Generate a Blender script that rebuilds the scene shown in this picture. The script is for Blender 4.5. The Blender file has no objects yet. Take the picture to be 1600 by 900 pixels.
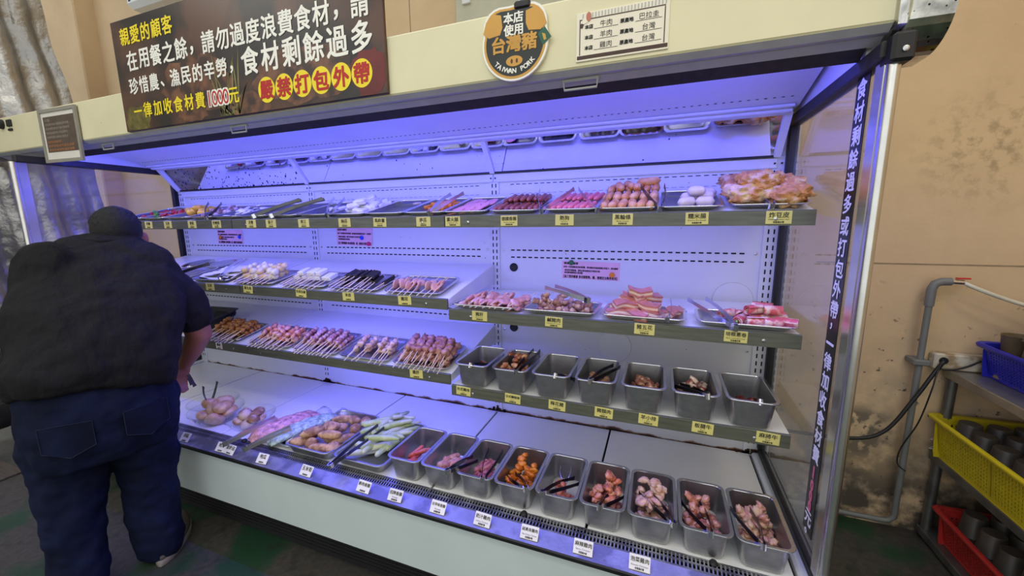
import bpy, bmesh, math, random
from mathutils import Vector, Matrix, Euler, noise

# ------------------------------------------------------------------ camera, world, lights, exposure
sc = bpy.context.scene
COL = sc.collection
cam_d = bpy.data.cameras.new('camera')
cam_d.sensor_fit = 'HORIZONTAL'; cam_d.sensor_width = 36.0
cam_d.lens = 616.32 / 1600 * 36.0
cam_d.clip_start = 0.02
cam = bpy.data.objects.new('camera', cam_d); COL.objects.link(cam)
RGT = Vector((0.93624318, 0.35120235, -0.01027665))
FWD = Vector((-0.34803836, 0.92300686, -0.16409646))
UPV = Vector((-0.04814564, 0.15721086, 0.98639077))
cm = Matrix.Identity(4)
for i in range(3):
    cm[i][0], cm[i][1], cm[i][2] = RGT[i], UPV[i], -FWD[i]
cm.translation = (3.24295, -1.89310, 1.51146)
cam.matrix_world = cm
sc.camera = cam

sc.view_settings.view_transform = 'Standard'
sc.view_settings.look = 'None'
sc.view_settings.gamma = 1.0
sc.view_settings.use_curve_mapping = False
sc.view_settings.exposure = 0.0
try:
    sc.cycles.use_denoising = True
    sc.cycles.max_bounces = 8
    sc.cycles.sample_clamp_indirect = 4.0
except Exception:
    pass

world = bpy.data.worlds.new('world'); sc.world = world
world.use_nodes = True
bg = world.node_tree.nodes['Background']
bg.inputs[0].default_value = (0.97, 1.0, 1.0, 1); bg.inputs[1].default_value = 1.02

R_ = math.radians
def area(name, loc, rot, sx, sy, power, color):
    l = bpy.data.lights.new(name, 'AREA'); l.shape = 'RECTANGLE'
    l.size = sx; l.size_y = sy; l.energy = power; l.color = color
    o = bpy.data.objects.new(name, l); COL.objects.link(o)
    o.location = loc; o.rotation_euler = rot
    return o
WARM = (1.0, 0.96, 0.86)
# fluorescent ceiling fittings of the dining room, above and behind the photographer
CEIL_LAMPS = [(0.4, -1.9, 3.25), (2.5, -2.0, 3.25), (4.6, -2.0, 3.25), (1.4, -4.2, 3.25), (4.0, -4.2, 3.25)]
SIDE_LAMP = (4.75, -.95, 3.05)
for (x, y, z) in CEIL_LAMPS:
    area('ceiling_light_source', (x, y, z - 0.06), (0, 0, 0), 1.2, 0.22, 9, WARM)
area('side_light_source', (SIDE_LAMP[0], SIDE_LAMP[1], SIDE_LAMP[2] - .06), (0, 0, 0), .5, 0.2, 6, WARM)
PURPLE = (0.035, 0.045, 1.0)
P_CANOPY, P_SHELF = 6.6, 2.5

# ------------------------------------------------------------------ helpers
R = math.radians
def sr(r, g, b):
    def f(c):
        c /= 255.0
        return c / 12.92 if c <= 0.04045 else ((c + 0.055) / 1.055) ** 2.4
    return (f(r), f(g), f(b))

MATS = {}
def M(name, col, rough=0.55, metal=0.0, var=0.12, scale=14.0, bump=0.0, bscale=60.0, spots=None,
      spec=0.5, stretch=None, second=None, sec_scale=6.0, emit=None, sss=0.0, coat=0.0, bdist=0.01):
    """procedural material: base colour with noise variation, optional second colour patches, spots and bump"""
    if name in MATS: return MATS[name]
    m = bpy.data.materials.new(name); m.use_nodes = True
    nt = m.node_tree; N = nt.nodes; Lk = nt.links
    b = N['Principled BSDF']
    b.inputs['Roughness'].default_value = rough
    b.inputs['Metallic'].default_value = metal
    b.inputs['Specular IOR Level'].default_value = spec
    if coat: b.inputs['Coat Weight'].default_value = coat
    if sss:
        b.inputs['Subsurface Weight'].default_value = sss
        b.inputs['Subsurface Radius'].default_value = (0.02, 0.008, 0.005)
    tc = N.new('ShaderNodeTexCoord'); mp = N.new('ShaderNodeMapping')
    Lk.new(tc.outputs['Object'], mp.inputs['Vector'])
    if stretch: mp.inputs['Scale'].default_value = stretch
    oi = N.new('ShaderNodeObjectInfo')
    ad = N.new('ShaderNodeVectorMath'); ad.operation = 'ADD'
    cmb = N.new('ShaderNodeVectorMath'); cmb.operation = 'SCALE'
    cmb.inputs[0].default_value = (13.7, 7.1, 3.3)
    Lk.new(oi.outputs['Random'], cmb.inputs['Scale'])
    Lk.new(mp.outputs['Vector'], ad.inputs[0]); Lk.new(cmb.outputs[0], ad.inputs[1])
    vec = ad.outputs[0]
    ns = N.new('ShaderNodeTexNoise'); ns.inputs['Scale'].default_value = scale; ns.inputs['Detail'].default_value = 5
    Lk.new(vec, ns.inputs['Vector'])
    mx = N.new('ShaderNodeMix'); mx.data_type = 'RGBA'
    lo = tuple(max(0, c * (1 - var)) for c in col); hi = tuple(min(1, c * (1 + var)) for c in col)
    mx.inputs[6].default_value = (*lo, 1); mx.inputs[7].default_value = (*hi, 1)
    rp = N.new('ShaderNodeMapRange'); rp.inputs[1].default_value = 0.3; rp.inputs[2].default_value = 0.7
    Lk.new(ns.outputs['Fac'], rp.inputs[0]); Lk.new(rp.outputs[0], mx.inputs[0])
    out = mx.outputs[2]
    if second:
        n2 = N.new('ShaderNodeTexNoise'); n2.inputs['Scale'].default_value = sec_scale; n2.inputs['Detail'].default_value = 4
        Lk.new(vec, n2.inputs['Vector'])
        r2 = N.new('ShaderNodeMapRange'); r2.inputs[1].default_value = 0.46; r2.inputs[2].default_value = 0.58
        Lk.new(n2.outputs['Fac'], r2.inputs[0])
        m2 = N.new('ShaderNodeMix'); m2.data_type = 'RGBA'
        Lk.new(r2.outputs[0], m2.inputs[0]); Lk.new(out, m2.inputs[6]); m2.inputs[7].default_value = (*second, 1)
        out = m2.outputs[2]
    if spots:
        sc_, sscale, th = spots
        vo = N.new('ShaderNodeTexVoronoi'); vo.inputs['Scale'].default_value = sscale
        Lk.new(vec, vo.inputs['Vector'])
        n3 = N.new('ShaderNodeTexNoise'); n3.inputs['Scale'].default_value = sscale * 0.13
        Lk.new(vec, n3.inputs['Vector'])
        mu = N.new('ShaderNodeMath'); mu.operation = 'MULTIPLY'; mu.inputs[1].default_value = th * 2
        Lk.new(n3.outputs['Fac'], mu.inputs[0])
        lt = N.new('ShaderNodeMath'); lt.operation = 'LESS_THAN'
        Lk.new(vo.outputs['Distance'], lt.inputs[0]); Lk.new(mu.outputs[0], lt.inputs[1])
        m3 = N.new('ShaderNodeMix'); m3.data_type = 'RGBA'
        Lk.new(lt.outputs[0], m3.inputs[0]); Lk.new(out, m3.inputs[6]); m3.inputs[7].default_value = (*sc_, 1)
        out = m3.outputs[2]
    Lk.new(out, b.inputs['Base Color'])
    if bump:
        nb = N.new('ShaderNodeTexNoise'); nb.inputs['Scale'].default_value = bscale; nb.inputs['Detail'].default_value = 6
        Lk.new(vec, nb.inputs['Vector'])
        bp = N.new('ShaderNodeBump'); bp.inputs['Strength'].default_value = bump; bp.inputs['Distance'].default_value = bdist
        Lk.new(nb.outputs['Fac'], bp.inputs['Height']); Lk.new(bp.outputs[0], b.inputs['Normal'])
    if emit:
        b.inputs['Emission Color'].default_value = (*emit[0], 1); b.inputs['Emission Strength'].default_value = emit[1]
    MATS[name] = m
    return m

def glass(name, tint=(0.93, 0.95, 0.95), haze=0.0, hazecol=(0.7, 0.7, 0.75), rough=0.0, ior=1.5):
    if name in MATS: return MATS[name]
    m = bpy.data.materials.new(name); m.use_nodes = True
    nt = m.node_tree; N = nt.nodes; Lk = nt.links; N.remove(N['Principled BSDF'])
    o = N['Material Output']
    tr = N.new('ShaderNodeBsdfTransparent'); tr.inputs[0].default_value = (*tint, 1)
    gl = N.new('ShaderNodeBsdfGlossy'); gl.inputs['Roughness'].default_value = rough
    fr = N.new('ShaderNodeFresnel')
    ge = N.new('ShaderNodeNewGeometry'); mi = N.new('ShaderNodeMix'); mi.inputs[2].default_value = ior; mi.inputs[3].default_value = 1 / ior   # the far face of a thin pane reflects like the near one
    Lk.new(ge.outputs['Backfacing'], mi.inputs[0]); Lk.new(mi.outputs[0], fr.inputs[0])
    mx = N.new('ShaderNodeMixShader')
    Lk.new(fr.outputs[0], mx.inputs[0]); Lk.new(tr.outputs[0], mx.inputs[1]); Lk.new(gl.outputs[0], mx.inputs[2])
    last = mx.outputs[0]
    if haze:
        df = N.new('ShaderNodeBsdfPrincipled'); df.inputs['Base Color'].default_value = (*hazecol, 1); df.inputs['Roughness'].default_value = 0.25
        ns = N.new('ShaderNodeTexNoise'); ns.inputs['Scale'].default_value = 6.0; ns.inputs['Detail'].default_value = 6
        tc = N.new('ShaderNodeTexCoord'); Lk.new(tc.outputs['Object'], ns.inputs['Vector'])
        mr = N.new('ShaderNodeMapRange'); mr.inputs[1].default_value = 0.3; mr.inputs[2].default_value = 0.75
        mr.inputs[3].default_value = haze * 0.5; mr.inputs[4].default_value = haze * 1.5
        Lk.new(ns.outputs['Fac'], mr.inputs[0])
        m2 = N.new('ShaderNodeMixShader'); Lk.new(mr.outputs[0], m2.inputs[0]); Lk.new(last, m2.inputs[1]); Lk.new(df.outputs[0], m2.inputs[2])
        last = m2.outputs[0]
    Lk.new(last, o.inputs['Surface'])
    MATS[name] = m
    return m

class MB:
    """collects geometry for ONE mesh"""
    def __init__(s): s.V = []; s.F = []
    def add(s, vs, fs):
        n = len(s.V); s.V += [tuple(v) for v in vs]; s.F += [tuple(i + n for i in f) for f in fs]; return s
    def box(s, a, b, mat=None):
        (x0, y0, z0), (x1, y1, z1) = a, b
        vs = [(x0,y0,z0),(x1,y0,z0),(x1,y1,z0),(x0,y1,z0),(x0,y0,z1),(x1,y0,z1),(x1,y1,z1),(x0,y1,z1)]
        if mat is not None: vs = [mat @ Vector(v) for v in vs]
        return s.add(vs, [(0,3,2,1),(4,5,6,7),(0,1,5,4),(1,2,6,5),(2,3,7,6),(3,0,4,7)])
    def cbox(s, a, b, c=0.003, mat=None):
        """chamfered box"""
        a = Vector(a); b = Vector(b); ctr = (a + b) / 2; h = (b - a) / 2
        c = min(c, h.x * .49, h.y * .49, h.z * .49)
        vs = []; idx = {}
        for sx in (-1, 1):
            for sy in (-1, 1):
                for sz in (-1, 1):
                    for k, v in enumerate(((h.x - c, h.y - c, h.z), (h.x - c, h.y, h.z - c), (h.x, h.y - c, h.z - c))):
                        idx[(sx, sy, sz, k)] = len(vs)
                        p = ctr + Vector((sx * v[0], sy * v[1], sz * v[2])); vs.append(mat @ p if mat is not None else p)
        fs = []
        for sz in (-1, 1): fs.append([idx[(-1,-1,sz,0)], idx[(1,-1,sz,0)], idx[(1,1,sz,0)], idx[(-1,1,sz,0)]][::sz])
        for sy in (-1, 1): fs.append([idx[(-1,sy,-1,1)], idx[(-1,sy,1,1)], idx[(1,sy,1,1)], idx[(1,sy,-1,1)]][::sy])
        for sx in (-1, 1): fs.append([idx[(sx,-1,-1,2)], idx[(sx,1,-1,2)], idx[(sx,1,1,2)], idx[(sx,-1,1,2)]][::sx])
        for sy in (-1, 1):
            for sz in (-1, 1): fs.append([idx[(-1,sy,sz,0)], idx[(1,sy,sz,0)], idx[(1,sy,sz,1)], idx[(-1,sy,sz,1)]][::-sy*sz])
        for sx in (-1, 1):
            for sz in (-1, 1): fs.append([idx[(sx,-1,sz,0)], idx[(sx,1,sz,0)], idx[(sx,1,sz,2)], idx[(sx,-1,sz,2)]][::sx*sz])
        for sx in (-1, 1):
            for sy in (-1, 1): fs.append([idx[(sx,sy,-1,1)], idx[(sx,sy,1,1)], idx[(sx,sy,1,2)], idx[(sx,sy,-1,2)]][::-sx*sy])
        for sx in (-1, 1):
            for sy in (-1, 1):
                for sz in (-1, 1): fs.append([idx[(sx,sy,sz,0)], idx[(sx,sy,sz,1)], idx[(sx,sy,sz,2)]][::-sx*sy*sz])
        return s.add(vs, fs)
    def prism(s, prof, x0, x1, axis='x'):
        """extrude a closed (y,z) outline along x (or (x,z) along y, or (x,y) along z)"""
        n = len(prof)
        def P(p, t):
            if axis == 'x': return (t, p[0], p[1])
            if axis == 'y': return (p[0], t, p[1])
            return (p[0], p[1], t)
        vs = [P(p, x0) for p in prof] + [P(p, x1) for p in prof]
        fs = [tuple(range(n))[::-1], tuple(range(n, 2 * n))] + [(i, (i + 1) % n, n + (i + 1) % n, n + i) for i in range(n)]
        return s.add(vs, fs)
    def rings(s, rings, cap0=True, cap1=True):
        n = len(rings[0]); base = len(s.V); vs = [p for r in rings for p in r]; fs = []
        for k in range(len(rings) - 1):
            for i in range(n):
                fs.append((k*n+i, k*n+(i+1) % n, (k+1)*n+(i+1) % n, (k+1)*n+i))
        if cap0: fs.append(tuple(range(n))[::-1])
        if cap1: fs.append(tuple(range((len(rings)-1)*n, len(rings)*n)))
        return s.add(vs, fs)
    def tube(s, path, r, n=8, cap=True):
        path = [Vector(p) for p in path]; rs = r if isinstance(r, (list, tuple)) else [r] * len(path)
        rings = []; up = None
        for i, p in enumerate(path):
            t = (path[min(i+1, len(path)-1)] - path[max(i-1, 0)]).normalized()
            if up is None:
                up = Vector((0,0,1)) if abs(t.z) < .9 else Vector((1,0,0))
            a = t.cross(up).normalized(); bb = a.cross(t).normalized(); up = bb
            rings.append([p + (a*math.cos(2*math.pi*k/n) + bb*math.sin(2*math.pi*k/n)) * rs[i] for k in range(n)])
        return s.rings(rings, cap, cap)
    def lathe(s, prof, n=20, c=(0,0,0), axis='z'):
        rings = []
        for (r, z) in prof:
            ring = []
            for k in range(n):
                x, y = r*math.cos(2*math.pi*k/n), r*math.sin(2*math.pi*k/n)
                p = (x, y, z) if axis == 'z' else ((x, -z, y) if axis == 'y' else (z, x, y))
                ring.append((c[0]+p[0], c[1]+p[1], c[2]+p[2]))
            rings.append(ring)
        return s.rings(rings, prof[0][0] > 1e-6, prof[-1][0] > 1e-6)
    def mesh(s, name, mat, smooth=False, auto=None):
        me = bpy.data.meshes.new(name); me.from_pydata([tuple(v) for v in s.V], [], s.F); me.update()
        me.materials.append(mat)
        if smooth or auto:
            for p in me.polygons: p.use_smooth = True
            if auto:
                me.set_sharp_from_angle(angle=R(auto))
        return me

def root_loc(o):
    while o.parent: o = o.parent
    return o.location
def build(name, mb, mat, parent=None, smooth=False, auto=None, local=False):
    """one mesh object; geometry is given in world metres and re-based on the parent thing"""
    if parent is not None and not local:
        L = root_loc(parent); mb.V = [(v[0]-L.x, v[1]-L.y, v[2]-L.z) for v in mb.V]
    o = bpy.data.objects.new(name, mb.mesh(name, mat, smooth, auto)); COL.objects.link(o)
    if parent is not None: o.parent = parent
    return o
def solo(name, mb, mat, label, cat, group=None, smooth=False, auto=None, origin=None):
    """a thing that is one mesh"""
    if origin is None:
        xs = [v[0] for v in mb.V]; ys = [v[1] for v in mb.V]; zs = [v[2] for v in mb.V]
        origin = ((min(xs)+max(xs))/2, (min(ys)+max(ys))/2, min(zs))
    mb.V = [(v[0]-origin[0], v[1]-origin[1], v[2]-origin[2]) for v in mb.V]
    o = bpy.data.objects.new(name, mb.mesh(name, mat, smooth, auto)); COL.objects.link(o)
    o.location = origin
    return tag(o, label, cat, group)
def tag(o, label, cat, group=None):
    o['label'] = label; o['category'] = cat
    if group: o['group'] = group
    return o
def struct(o): o['kind'] = 'structure'; return o
def empty(name, loc, label, cat, group=None):
    o = bpy.data.objects.new(name, None); COL.objects.link(o); o.location = loc; o.empty_display_size = .05
    return tag(o, label, cat, group)
def inst(name, mat4, label, cat, parts, group=None):
    """a thing at matrix mat4 from shared meshes; parts = [(name, mesh, local matrix or None)]"""
    o = bpy.data.objects.new(name, None); COL.objects.link(o); o.empty_display_size = .03
    o.matrix_world = mat4; tag(o, label, cat, group)
    for pt in parts:
        c = bpy.data.objects.new(pt[0], pt[1]); COL.objects.link(c); c.parent = o
        if len(pt) > 2 and pt[2] is not None: c.matrix_local = pt[2]
        if len(pt) > 3:
            for sp in pt[3]:
                d = bpy.data.objects.new(sp[0], sp[1]); COL.objects.link(d); d.parent = c
                if len(sp) > 2 and sp[2] is not None: d.matrix_local = sp[2]
    return o
def one(name, me, mat4, label, cat, group=None):
    o = bpy.data.objects.new(name, me); COL.objects.link(o); o.matrix_world = mat4
    return tag(o, label, cat, group)
def T(x, y, z): return Matrix.Translation((x, y, z))
def RX(a): return Matrix.Rotation(a, 4, 'X')
def RY(a): return Matrix.Rotation(a, 4, 'Y')
def RZ(a): return Matrix.Rotation(a, 4, 'Z')
def S(x, y=None, z=None):
    m = Matrix.Identity(4); m[0][0] = x; m[1][1] = x if y is None else y; m[2][2] = x if z is None else z; return m
def rr(w, d, r, n=4, cx=0, cy=0):
    """rounded rectangle loop"""
    pts = []
    for (sx, sy, a0) in ((1,1,0), (-1,1,90), (-1,-1,180), (1,-1,270)):
        for k in range(n + 1):
            a = R(a0 + 90 * k / n)
            pts.append((cx + sx*(w/2-r) + r*math.cos(a), cy + sy*(d/2-r) + r*math.sin(a)))
    return pts

# text: glyph outlines of Blender's own font turned into flat geometry
_tc = bpy.data.curves.new('glyphs', 'FONT'); _to = bpy.data.objects.new('glyphs', _tc); COL.objects.link(_to)
_tc.resolution_u = 3
def glyphs(body, size, bold=0.0):
    _tc.body = body; _tc.size = size
    _tc.align_x = 'CENTER'; _tc.align_y = 'CENTER'
    bpy.context.view_layer.update()
    dg = bpy.context.evaluated_depsgraph_get()
    me = bpy.data.meshes.new_from_object(_to.evaluated_get(dg))
    V = [v.co.copy() for v in me.vertices]; F = [tuple(p.vertices) for p in me.polygons]
    bpy.data.meshes.remove(me)
    return V, F
_gc = {}
def text(mb, body, cx, cy, size, mat4, bold=0.0, sx=1.0, width=None):
    """adds text centred at (cx,cy) in the plane of mat4 (x right, y up); width squeezes or stretches it to fit"""
    key = body
    if key not in _gc: _gc[key] = glyphs(body, 1.0)
    V, F = _gc[key]
    if not V: return
    x0 = min(v.x for v in V); x1 = max(v.x for v in V); y0 = min(v.y for v in V); y1 = max(v.y for v in V)
    k = size * sx if width is None else width / max(1e-6, x1 - x0)
    b = max(0.0, bold) * size
    for q, (dx, dy) in enumerate([(0, 0)] if b < 1e-5 else [(b, b), (-b, b), (-b, -b), (b, -b), (b, 0), (-b, 0)]):      # heavier strokes from shifted copies
        mb.add([mat4 @ Vector((cx + dx + (v.x - (x0+x1)/2) * k, cy + dy + (v.y - (y0+y1)/2) * size, q * .00012)) for v in V], F)
# ------------------------------------------------------------------ materials of the setting
def wall_mat():
    m = bpy.data.materials.new('stained_beige_plaster'); m.use_nodes = True
    nt = m.node_tree; N = nt.nodes; Lk = nt.links; b = N['Principled BSDF']; b.inputs['Roughness'].default_value = .8
    g = N.new('ShaderNodeNewGeometry')
    def noise(scale, det=6, rough=.6):
        n = N.new('ShaderNodeTexNoise'); n.inputs['Scale'].default_value = scale; n.inputs['Detail'].default_value = det
        n.inputs['Roughness'].default_value = rough; Lk.new(g.outputs['Position'], n.inputs['Vector']); return n.outputs['Fac']
    def mr(x, a, b_, c=0., d=1.):
        k = N.new('ShaderNodeMapRange'); k.inputs[1].default_value = a; k.inputs[2].default_value = b_; k.inputs[3].default_value = c; k.inputs[4].default_value = d
        Lk.new(x, k.inputs[0]); return k.outputs[0]
    def mul(x, y):
        k = N.new('ShaderNodeMath'); k.operation = 'MULTIPLY'; Lk.new(x, k.inputs[0]); Lk.new(y, k.inputs[1]); return k.outputs[0]
    def mix(f, a, col):
        k = N.new('ShaderNodeMix'); k.data_type = 'RGBA'; Lk.new(f, k.inputs[0])
        if isinstance(a, tuple): k.inputs[6].default_value = (*a, 1)
        else: Lk.new(a, k.inputs[6])
        k.inputs[7].default_value = (*col, 1); return k.outputs[2]
    sp = N.new('ShaderNodeSeparateXYZ'); Lk.new(g.outputs['Position'], sp.inputs[0])
    c = mix(mr(noise(2.5), .35, .7), sr(216, 188, 148), sr(202, 174, 136))
    # dirty lower half with peeling paint
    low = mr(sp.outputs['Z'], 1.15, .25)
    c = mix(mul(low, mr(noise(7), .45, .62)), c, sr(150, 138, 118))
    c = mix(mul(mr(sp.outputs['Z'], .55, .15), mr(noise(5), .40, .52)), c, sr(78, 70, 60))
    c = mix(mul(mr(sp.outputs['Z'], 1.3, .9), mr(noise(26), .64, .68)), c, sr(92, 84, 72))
    # damp blotch high on the right
    d = N.new('ShaderNodeVectorMath'); d.operation = 'DISTANCE'; Lk.new(g.outputs['Position'], d.inputs[0]); d.inputs[1].default_value = (4.5, .4, 1.8)
    c = mix(mul(mr(d.outputs['Value'], .30, .06), mr(noise(22), .48, .62, 0., .6)), c, sr(146, 124, 92))
    d2 = N.new('ShaderNodeVectorMath'); d2.operation = 'DISTANCE'; Lk.new(g.outputs['Position'], d2.inputs[0]); d2.inputs[1].default_value = (4.2, .4, .47)
    c = mix(mul(mr(d2.outputs['Value'], .16, .10), mr(noise(9, 4), .44, .5)), c, sr(120, 108, 90))
    c = mix(mr(noise(60), .70, .73), c, sr(120, 104, 84))
    Lk.new(c, b.inputs['Base Color'])
    bp = N.new('ShaderNodeBump'); bp.inputs['Strength'].default_value = .25; bp.inputs['Distance'].default_value = .006
    Lk.new(noise(30), bp.inputs['Height']); Lk.new(bp.outputs[0], b.inputs['Normal'])
    return m
def floor_mat():
    m = bpy.data.materials.new('worn_green_painted_concrete'); m.use_nodes = True
    nt = m.node_tree; N = nt.nodes; Lk = nt.links; b = N['Principled BSDF']
    g = N.new('ShaderNodeNewGeometry')
    def noise(s, d=6):
        n = N.new('ShaderNodeTexNoise'); n.inputs['Scale'].default_value = s; n.inputs['Detail'].default_value = d; Lk.new(g.outputs['Position'], n.inputs['Vector']); return n.outputs['Fac']
    def ramp(x, a, c_):
        k = N.new('ShaderNodeMapRange'); k.inputs[1].default_value = a; k.inputs[2].default_value = c_; Lk.new(x, k.inputs[0]); return k.outputs[0]
    def mix(f, a, col):
        k = N.new('ShaderNodeMix'); k.data_type = 'RGBA'; Lk.new(f, k.inputs[0])
        if isinstance(a, tuple): k.inputs[6].default_value = (*a, 1)
        else: Lk.new(a, k.inputs[6])
        k.inputs[7].default_value = (*col, 1); return k.outputs[2]
    c = mix(ramp(noise(40), .3, .7), sr(74, 70, 65), sr(55, 52, 48))
    c = mix(ramp(noise(1.7, 4), .50, .56), c, sr(28, 62, 40))
    c = mix(ramp(noise(14), .55, .75), c, sr(42, 41, 38))
    Lk.new(c, b.inputs['Base Color'])
    rr_ = N.new('ShaderNodeMapRange'); rr_.inputs[3].default_value = .35; rr_.inputs[4].default_value = .8; Lk.new(noise(5), rr_.inputs[0]); Lk.new(rr_.outputs[0], b.inputs['Roughness'])
    bp = N.new('ShaderNodeBump'); bp.inputs['Strength'].default_value = .3; bp.inputs['Distance'].default_value = .004
    Lk.new(noise(120), bp.inputs['Height']); Lk.new(bp.outputs[0], b.inputs['Normal'])
    return m
def enamel_mat(name, col, rust_z=None, rough=.35, speck=True, rust_y=None):
    """white enamelled sheet with black flecks and, if asked, a rust line along its foot"""
    m = bpy.data.materials.new(name); m.use_nodes = True
    nt = m.node_tree; N = nt.nodes; Lk = nt.links; b = N['Principled BSDF']; b.inputs['Roughness'].default_value = rough
    g = N.new('ShaderNodeNewGeometry')
    def noise(s, d=5):
        n = N.new('ShaderNodeTexNoise'); n.inputs['Scale'].default_value = s; n.inputs['Detail'].default_value = d; Lk.new(g.outputs['Position'], n.inputs['Vector']); return n.outputs['Fac']
    def ramp(x, a, c_, lo=0., hi=1.):
        k = N.new('ShaderNodeMapRange'); k.inputs[1].default_value = a; k.inputs[2].default_value = c_; k.inputs[3].default_value = lo; k.inputs[4].default_value = hi
        Lk.new(x, k.inputs[0]); return k.outputs[0]
    def mix(f, a, col2):
        k = N.new('ShaderNodeMix'); k.data_type = 'RGBA'; Lk.new(f, k.inputs[0])
        if isinstance(a, tuple): k.inputs[6].default_value = (*a, 1)
        else: Lk.new(a, k.inputs[6])
        k.inputs[7].default_value = (*col2, 1); return k.outputs[2]
    c = mix(ramp(noise(3), .35, .7), col, tuple(x * .93 for x in col))
    if speck:
        v = N.new('ShaderNodeTexVoronoi'); v.inputs['Scale'].default_value = 26; Lk.new(g.outputs['Position'], v.inputs['Vector'])
        th = ramp(noise(4), .45, .75, 0., .10)
        lt = N.new('ShaderNodeMath'); lt.operation = 'LESS_THAN'; Lk.new(v.outputs['Distance'], lt.inputs[0]); Lk.new(th, lt.inputs[1])
        c = mix(lt.outputs[0], c, (.05, .05, .055))
    if rust_z is not None or rust_y is not None:
        sp = N.new('ShaderNodeSeparateXYZ'); Lk.new(g.outputs['Position'], sp.inputs[0])
        ax, ref, sgn = ('Z', rust_z, 1) if rust_z is not None else ('Y', rust_y, -1)
        nz = noise(9, 6); mu = N.new('ShaderNodeMath'); mu.operation = 'MULTIPLY_ADD'; mu.inputs[1].default_value = .075 * sgn; mu.inputs[2].default_value = ref - .031 * sgn
        Lk.new(nz, mu.inputs[0])
        df = N.new('ShaderNodeMath'); df.operation = 'SUBTRACT'
        if sgn > 0: Lk.new(mu.outputs[0], df.inputs[0]); Lk.new(sp.outputs[ax], df.inputs[1])
        else: Lk.new(sp.outputs[ax], df.inputs[0]); Lk.new(mu.outputs[0], df.inputs[1])
        c = mix(ramp(df.outputs[0], -.004, .004), c, sr(128, 90, 58))
        c = mix(ramp(df.outputs[0], .004, .012), c, sr(56, 38, 28))
    Lk.new(c, b.inputs['Base Color'])
    return m
WALL = wall_mat(); FLOORM = floor_mat()
WHITE = enamel_mat('white_enamel', sr(226, 228, 230))
BACKW = enamel_mat('white_enamel_rusty_foot', sr(226, 228, 230), rust_z=.48)
DECKW = enamel_mat('white_deck_sheet', sr(240, 241, 240), speck=False, rough=.3)
PLAINW = M('white_paint', sr(224, 226, 228), rough=.4, var=.04, scale=4)
CREAM = M('cream_painted_steel', sr(230, 223, 184), rough=.35, var=.05, scale=5, spots=((.25, .22, .16), 9, .02))
PALEG = M('pale_green_white_panel', sr(206, 218, 217), rough=.35, var=.05, scale=4)
GREYT = M('grey_trim', sr(186, 188, 182), rough=.45, var=.08, scale=20)
DARKT = M('dark_rubber_strip', sr(44, 42, 42), rough=.6, var=.3, scale=40)
BLACK = M('black_rubber', sr(20, 20, 22), rough=.5, var=.2)
CAVITY = M('dark_cavity', sr(22, 22, 24), rough=.9, var=.2)
STEEL = M('stainless_steel', (.46, .46, .47), rough=.36, metal=1, var=.12, scale=30, stretch=(1, 12, 1), bump=.05, bscale=90)
STEELR = M('polished_steel_rim', (.82, .82, .85), rough=.16, metal=1, var=.05)
SILL = M('scratched_steel_sill', (.40, .40, .42), rough=.48, metal=1, var=.25, scale=9, second=(.22, .22, .25), sec_scale=9, bump=.08, bscale=120)
LIPM = M('olive_grey_shelf_rail', sr(102, 104, 90), rough=.42, metal=.35, var=.2, scale=30, stretch=(.3, 1, 3))
CHROME = M('pitted_chrome', (.6, .58, .52), rough=.14, metal=1, var=.5, scale=25, spots=((.03, .03, .03), 60, .16))
ALU = M('brushed_aluminium', (.75, .74, .70), rough=.25, metal=1, var=.08)
SCREW = M('screw_head_steel', (.6, .6, .6), rough=.25, metal=1, var=.1)
SLOTM = M('black_slot', (.012, .012, .016), rough=.9, var=.1)
TUBEM = M('violet_led_tube', (.6, .6, .9), emit=((.42, .38, 1.0), 6.0))

# ------------------------------------------------------------------ the room
X0, X1 = -5.0, 7.5
WY = 0.40
struct(build('floor', MB().box((X0, -6.5, -.1), (X1, WY + .2, 0)), FLOORM))
struct(build('wall_back', MB().box((X0, WY, 0), (X1, WY + .2, 4.0)), WALL))
struct(build('wall_right', MB().box((5.06, -3.2, 0), (5.2, WY, 4.0)), WALL))
struct(build('wall_pillar', MB().cbox((-2.3, WY - .14, 0), (-1.52, WY + .01, 4.0), .01), WALL))
JOINT = M('plaster_joint', sr(150, 130, 104), rough=.9, var=.2)
struct(build('trim_1', MB().box((3.95, WY - .0015, 1.305), (X1, WY + .001, 1.311)), JOINT))
struct(build('trim_2', MB().box((1.72, WY - .0015, 2.3), (1.725, WY + .001, 4.0)), JOINT))
for (x, y, z) in CEIL_LAMPS + [SIDE_LAMP]:
    lr = empty('ceiling_lamp', (x, y, z - .05), 'white fluorescent ceiling lamp fitting over the dining floor', 'lamp', 'fluorescent lamps over the dining floor')
    build('housing', MB().cbox((x - .64, y - .13, z - .05), (x + .64, y + .13, z), .01), PLAINW, lr)
    build('cable', MB().tube([(x, y, z), (x, y, z + .7)], .006, 6), BLACK, lr)

# ------------------------------------------------------------------ the refrigerated display case
W = 1.22; XL, XR = -.05, 3.70
DZ = .48
case = empty('refrigerated_display_case', (1.83, -.35, 0), 'long white open-front refrigerated display case with violet lighting', 'display case')
# cabinet underneath
build('plinth', MB().box((XL, -.70, 0), (XR, .12, .19)), CAVITY, case)
build('tank', MB().box((XL + .01, -.735, .19), (XR - .01, .10, .455)), CAVITY, case)
build('front_panel', MB().cbox((XL - .03, -.785, .19), (XR + .03, -.745, .438), .006), PALEG, case)
build('bumper_strip', MB().cbox((XL - .03, -.800, .436), (XR + .03, -.744, .456), .004), BLACK, case)
build('sill', MB().prism([(-.796, .4565), (-.740, .4735), (-.736, .4735), (-.736, .456)], XL, XR), SILL, case)
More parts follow.
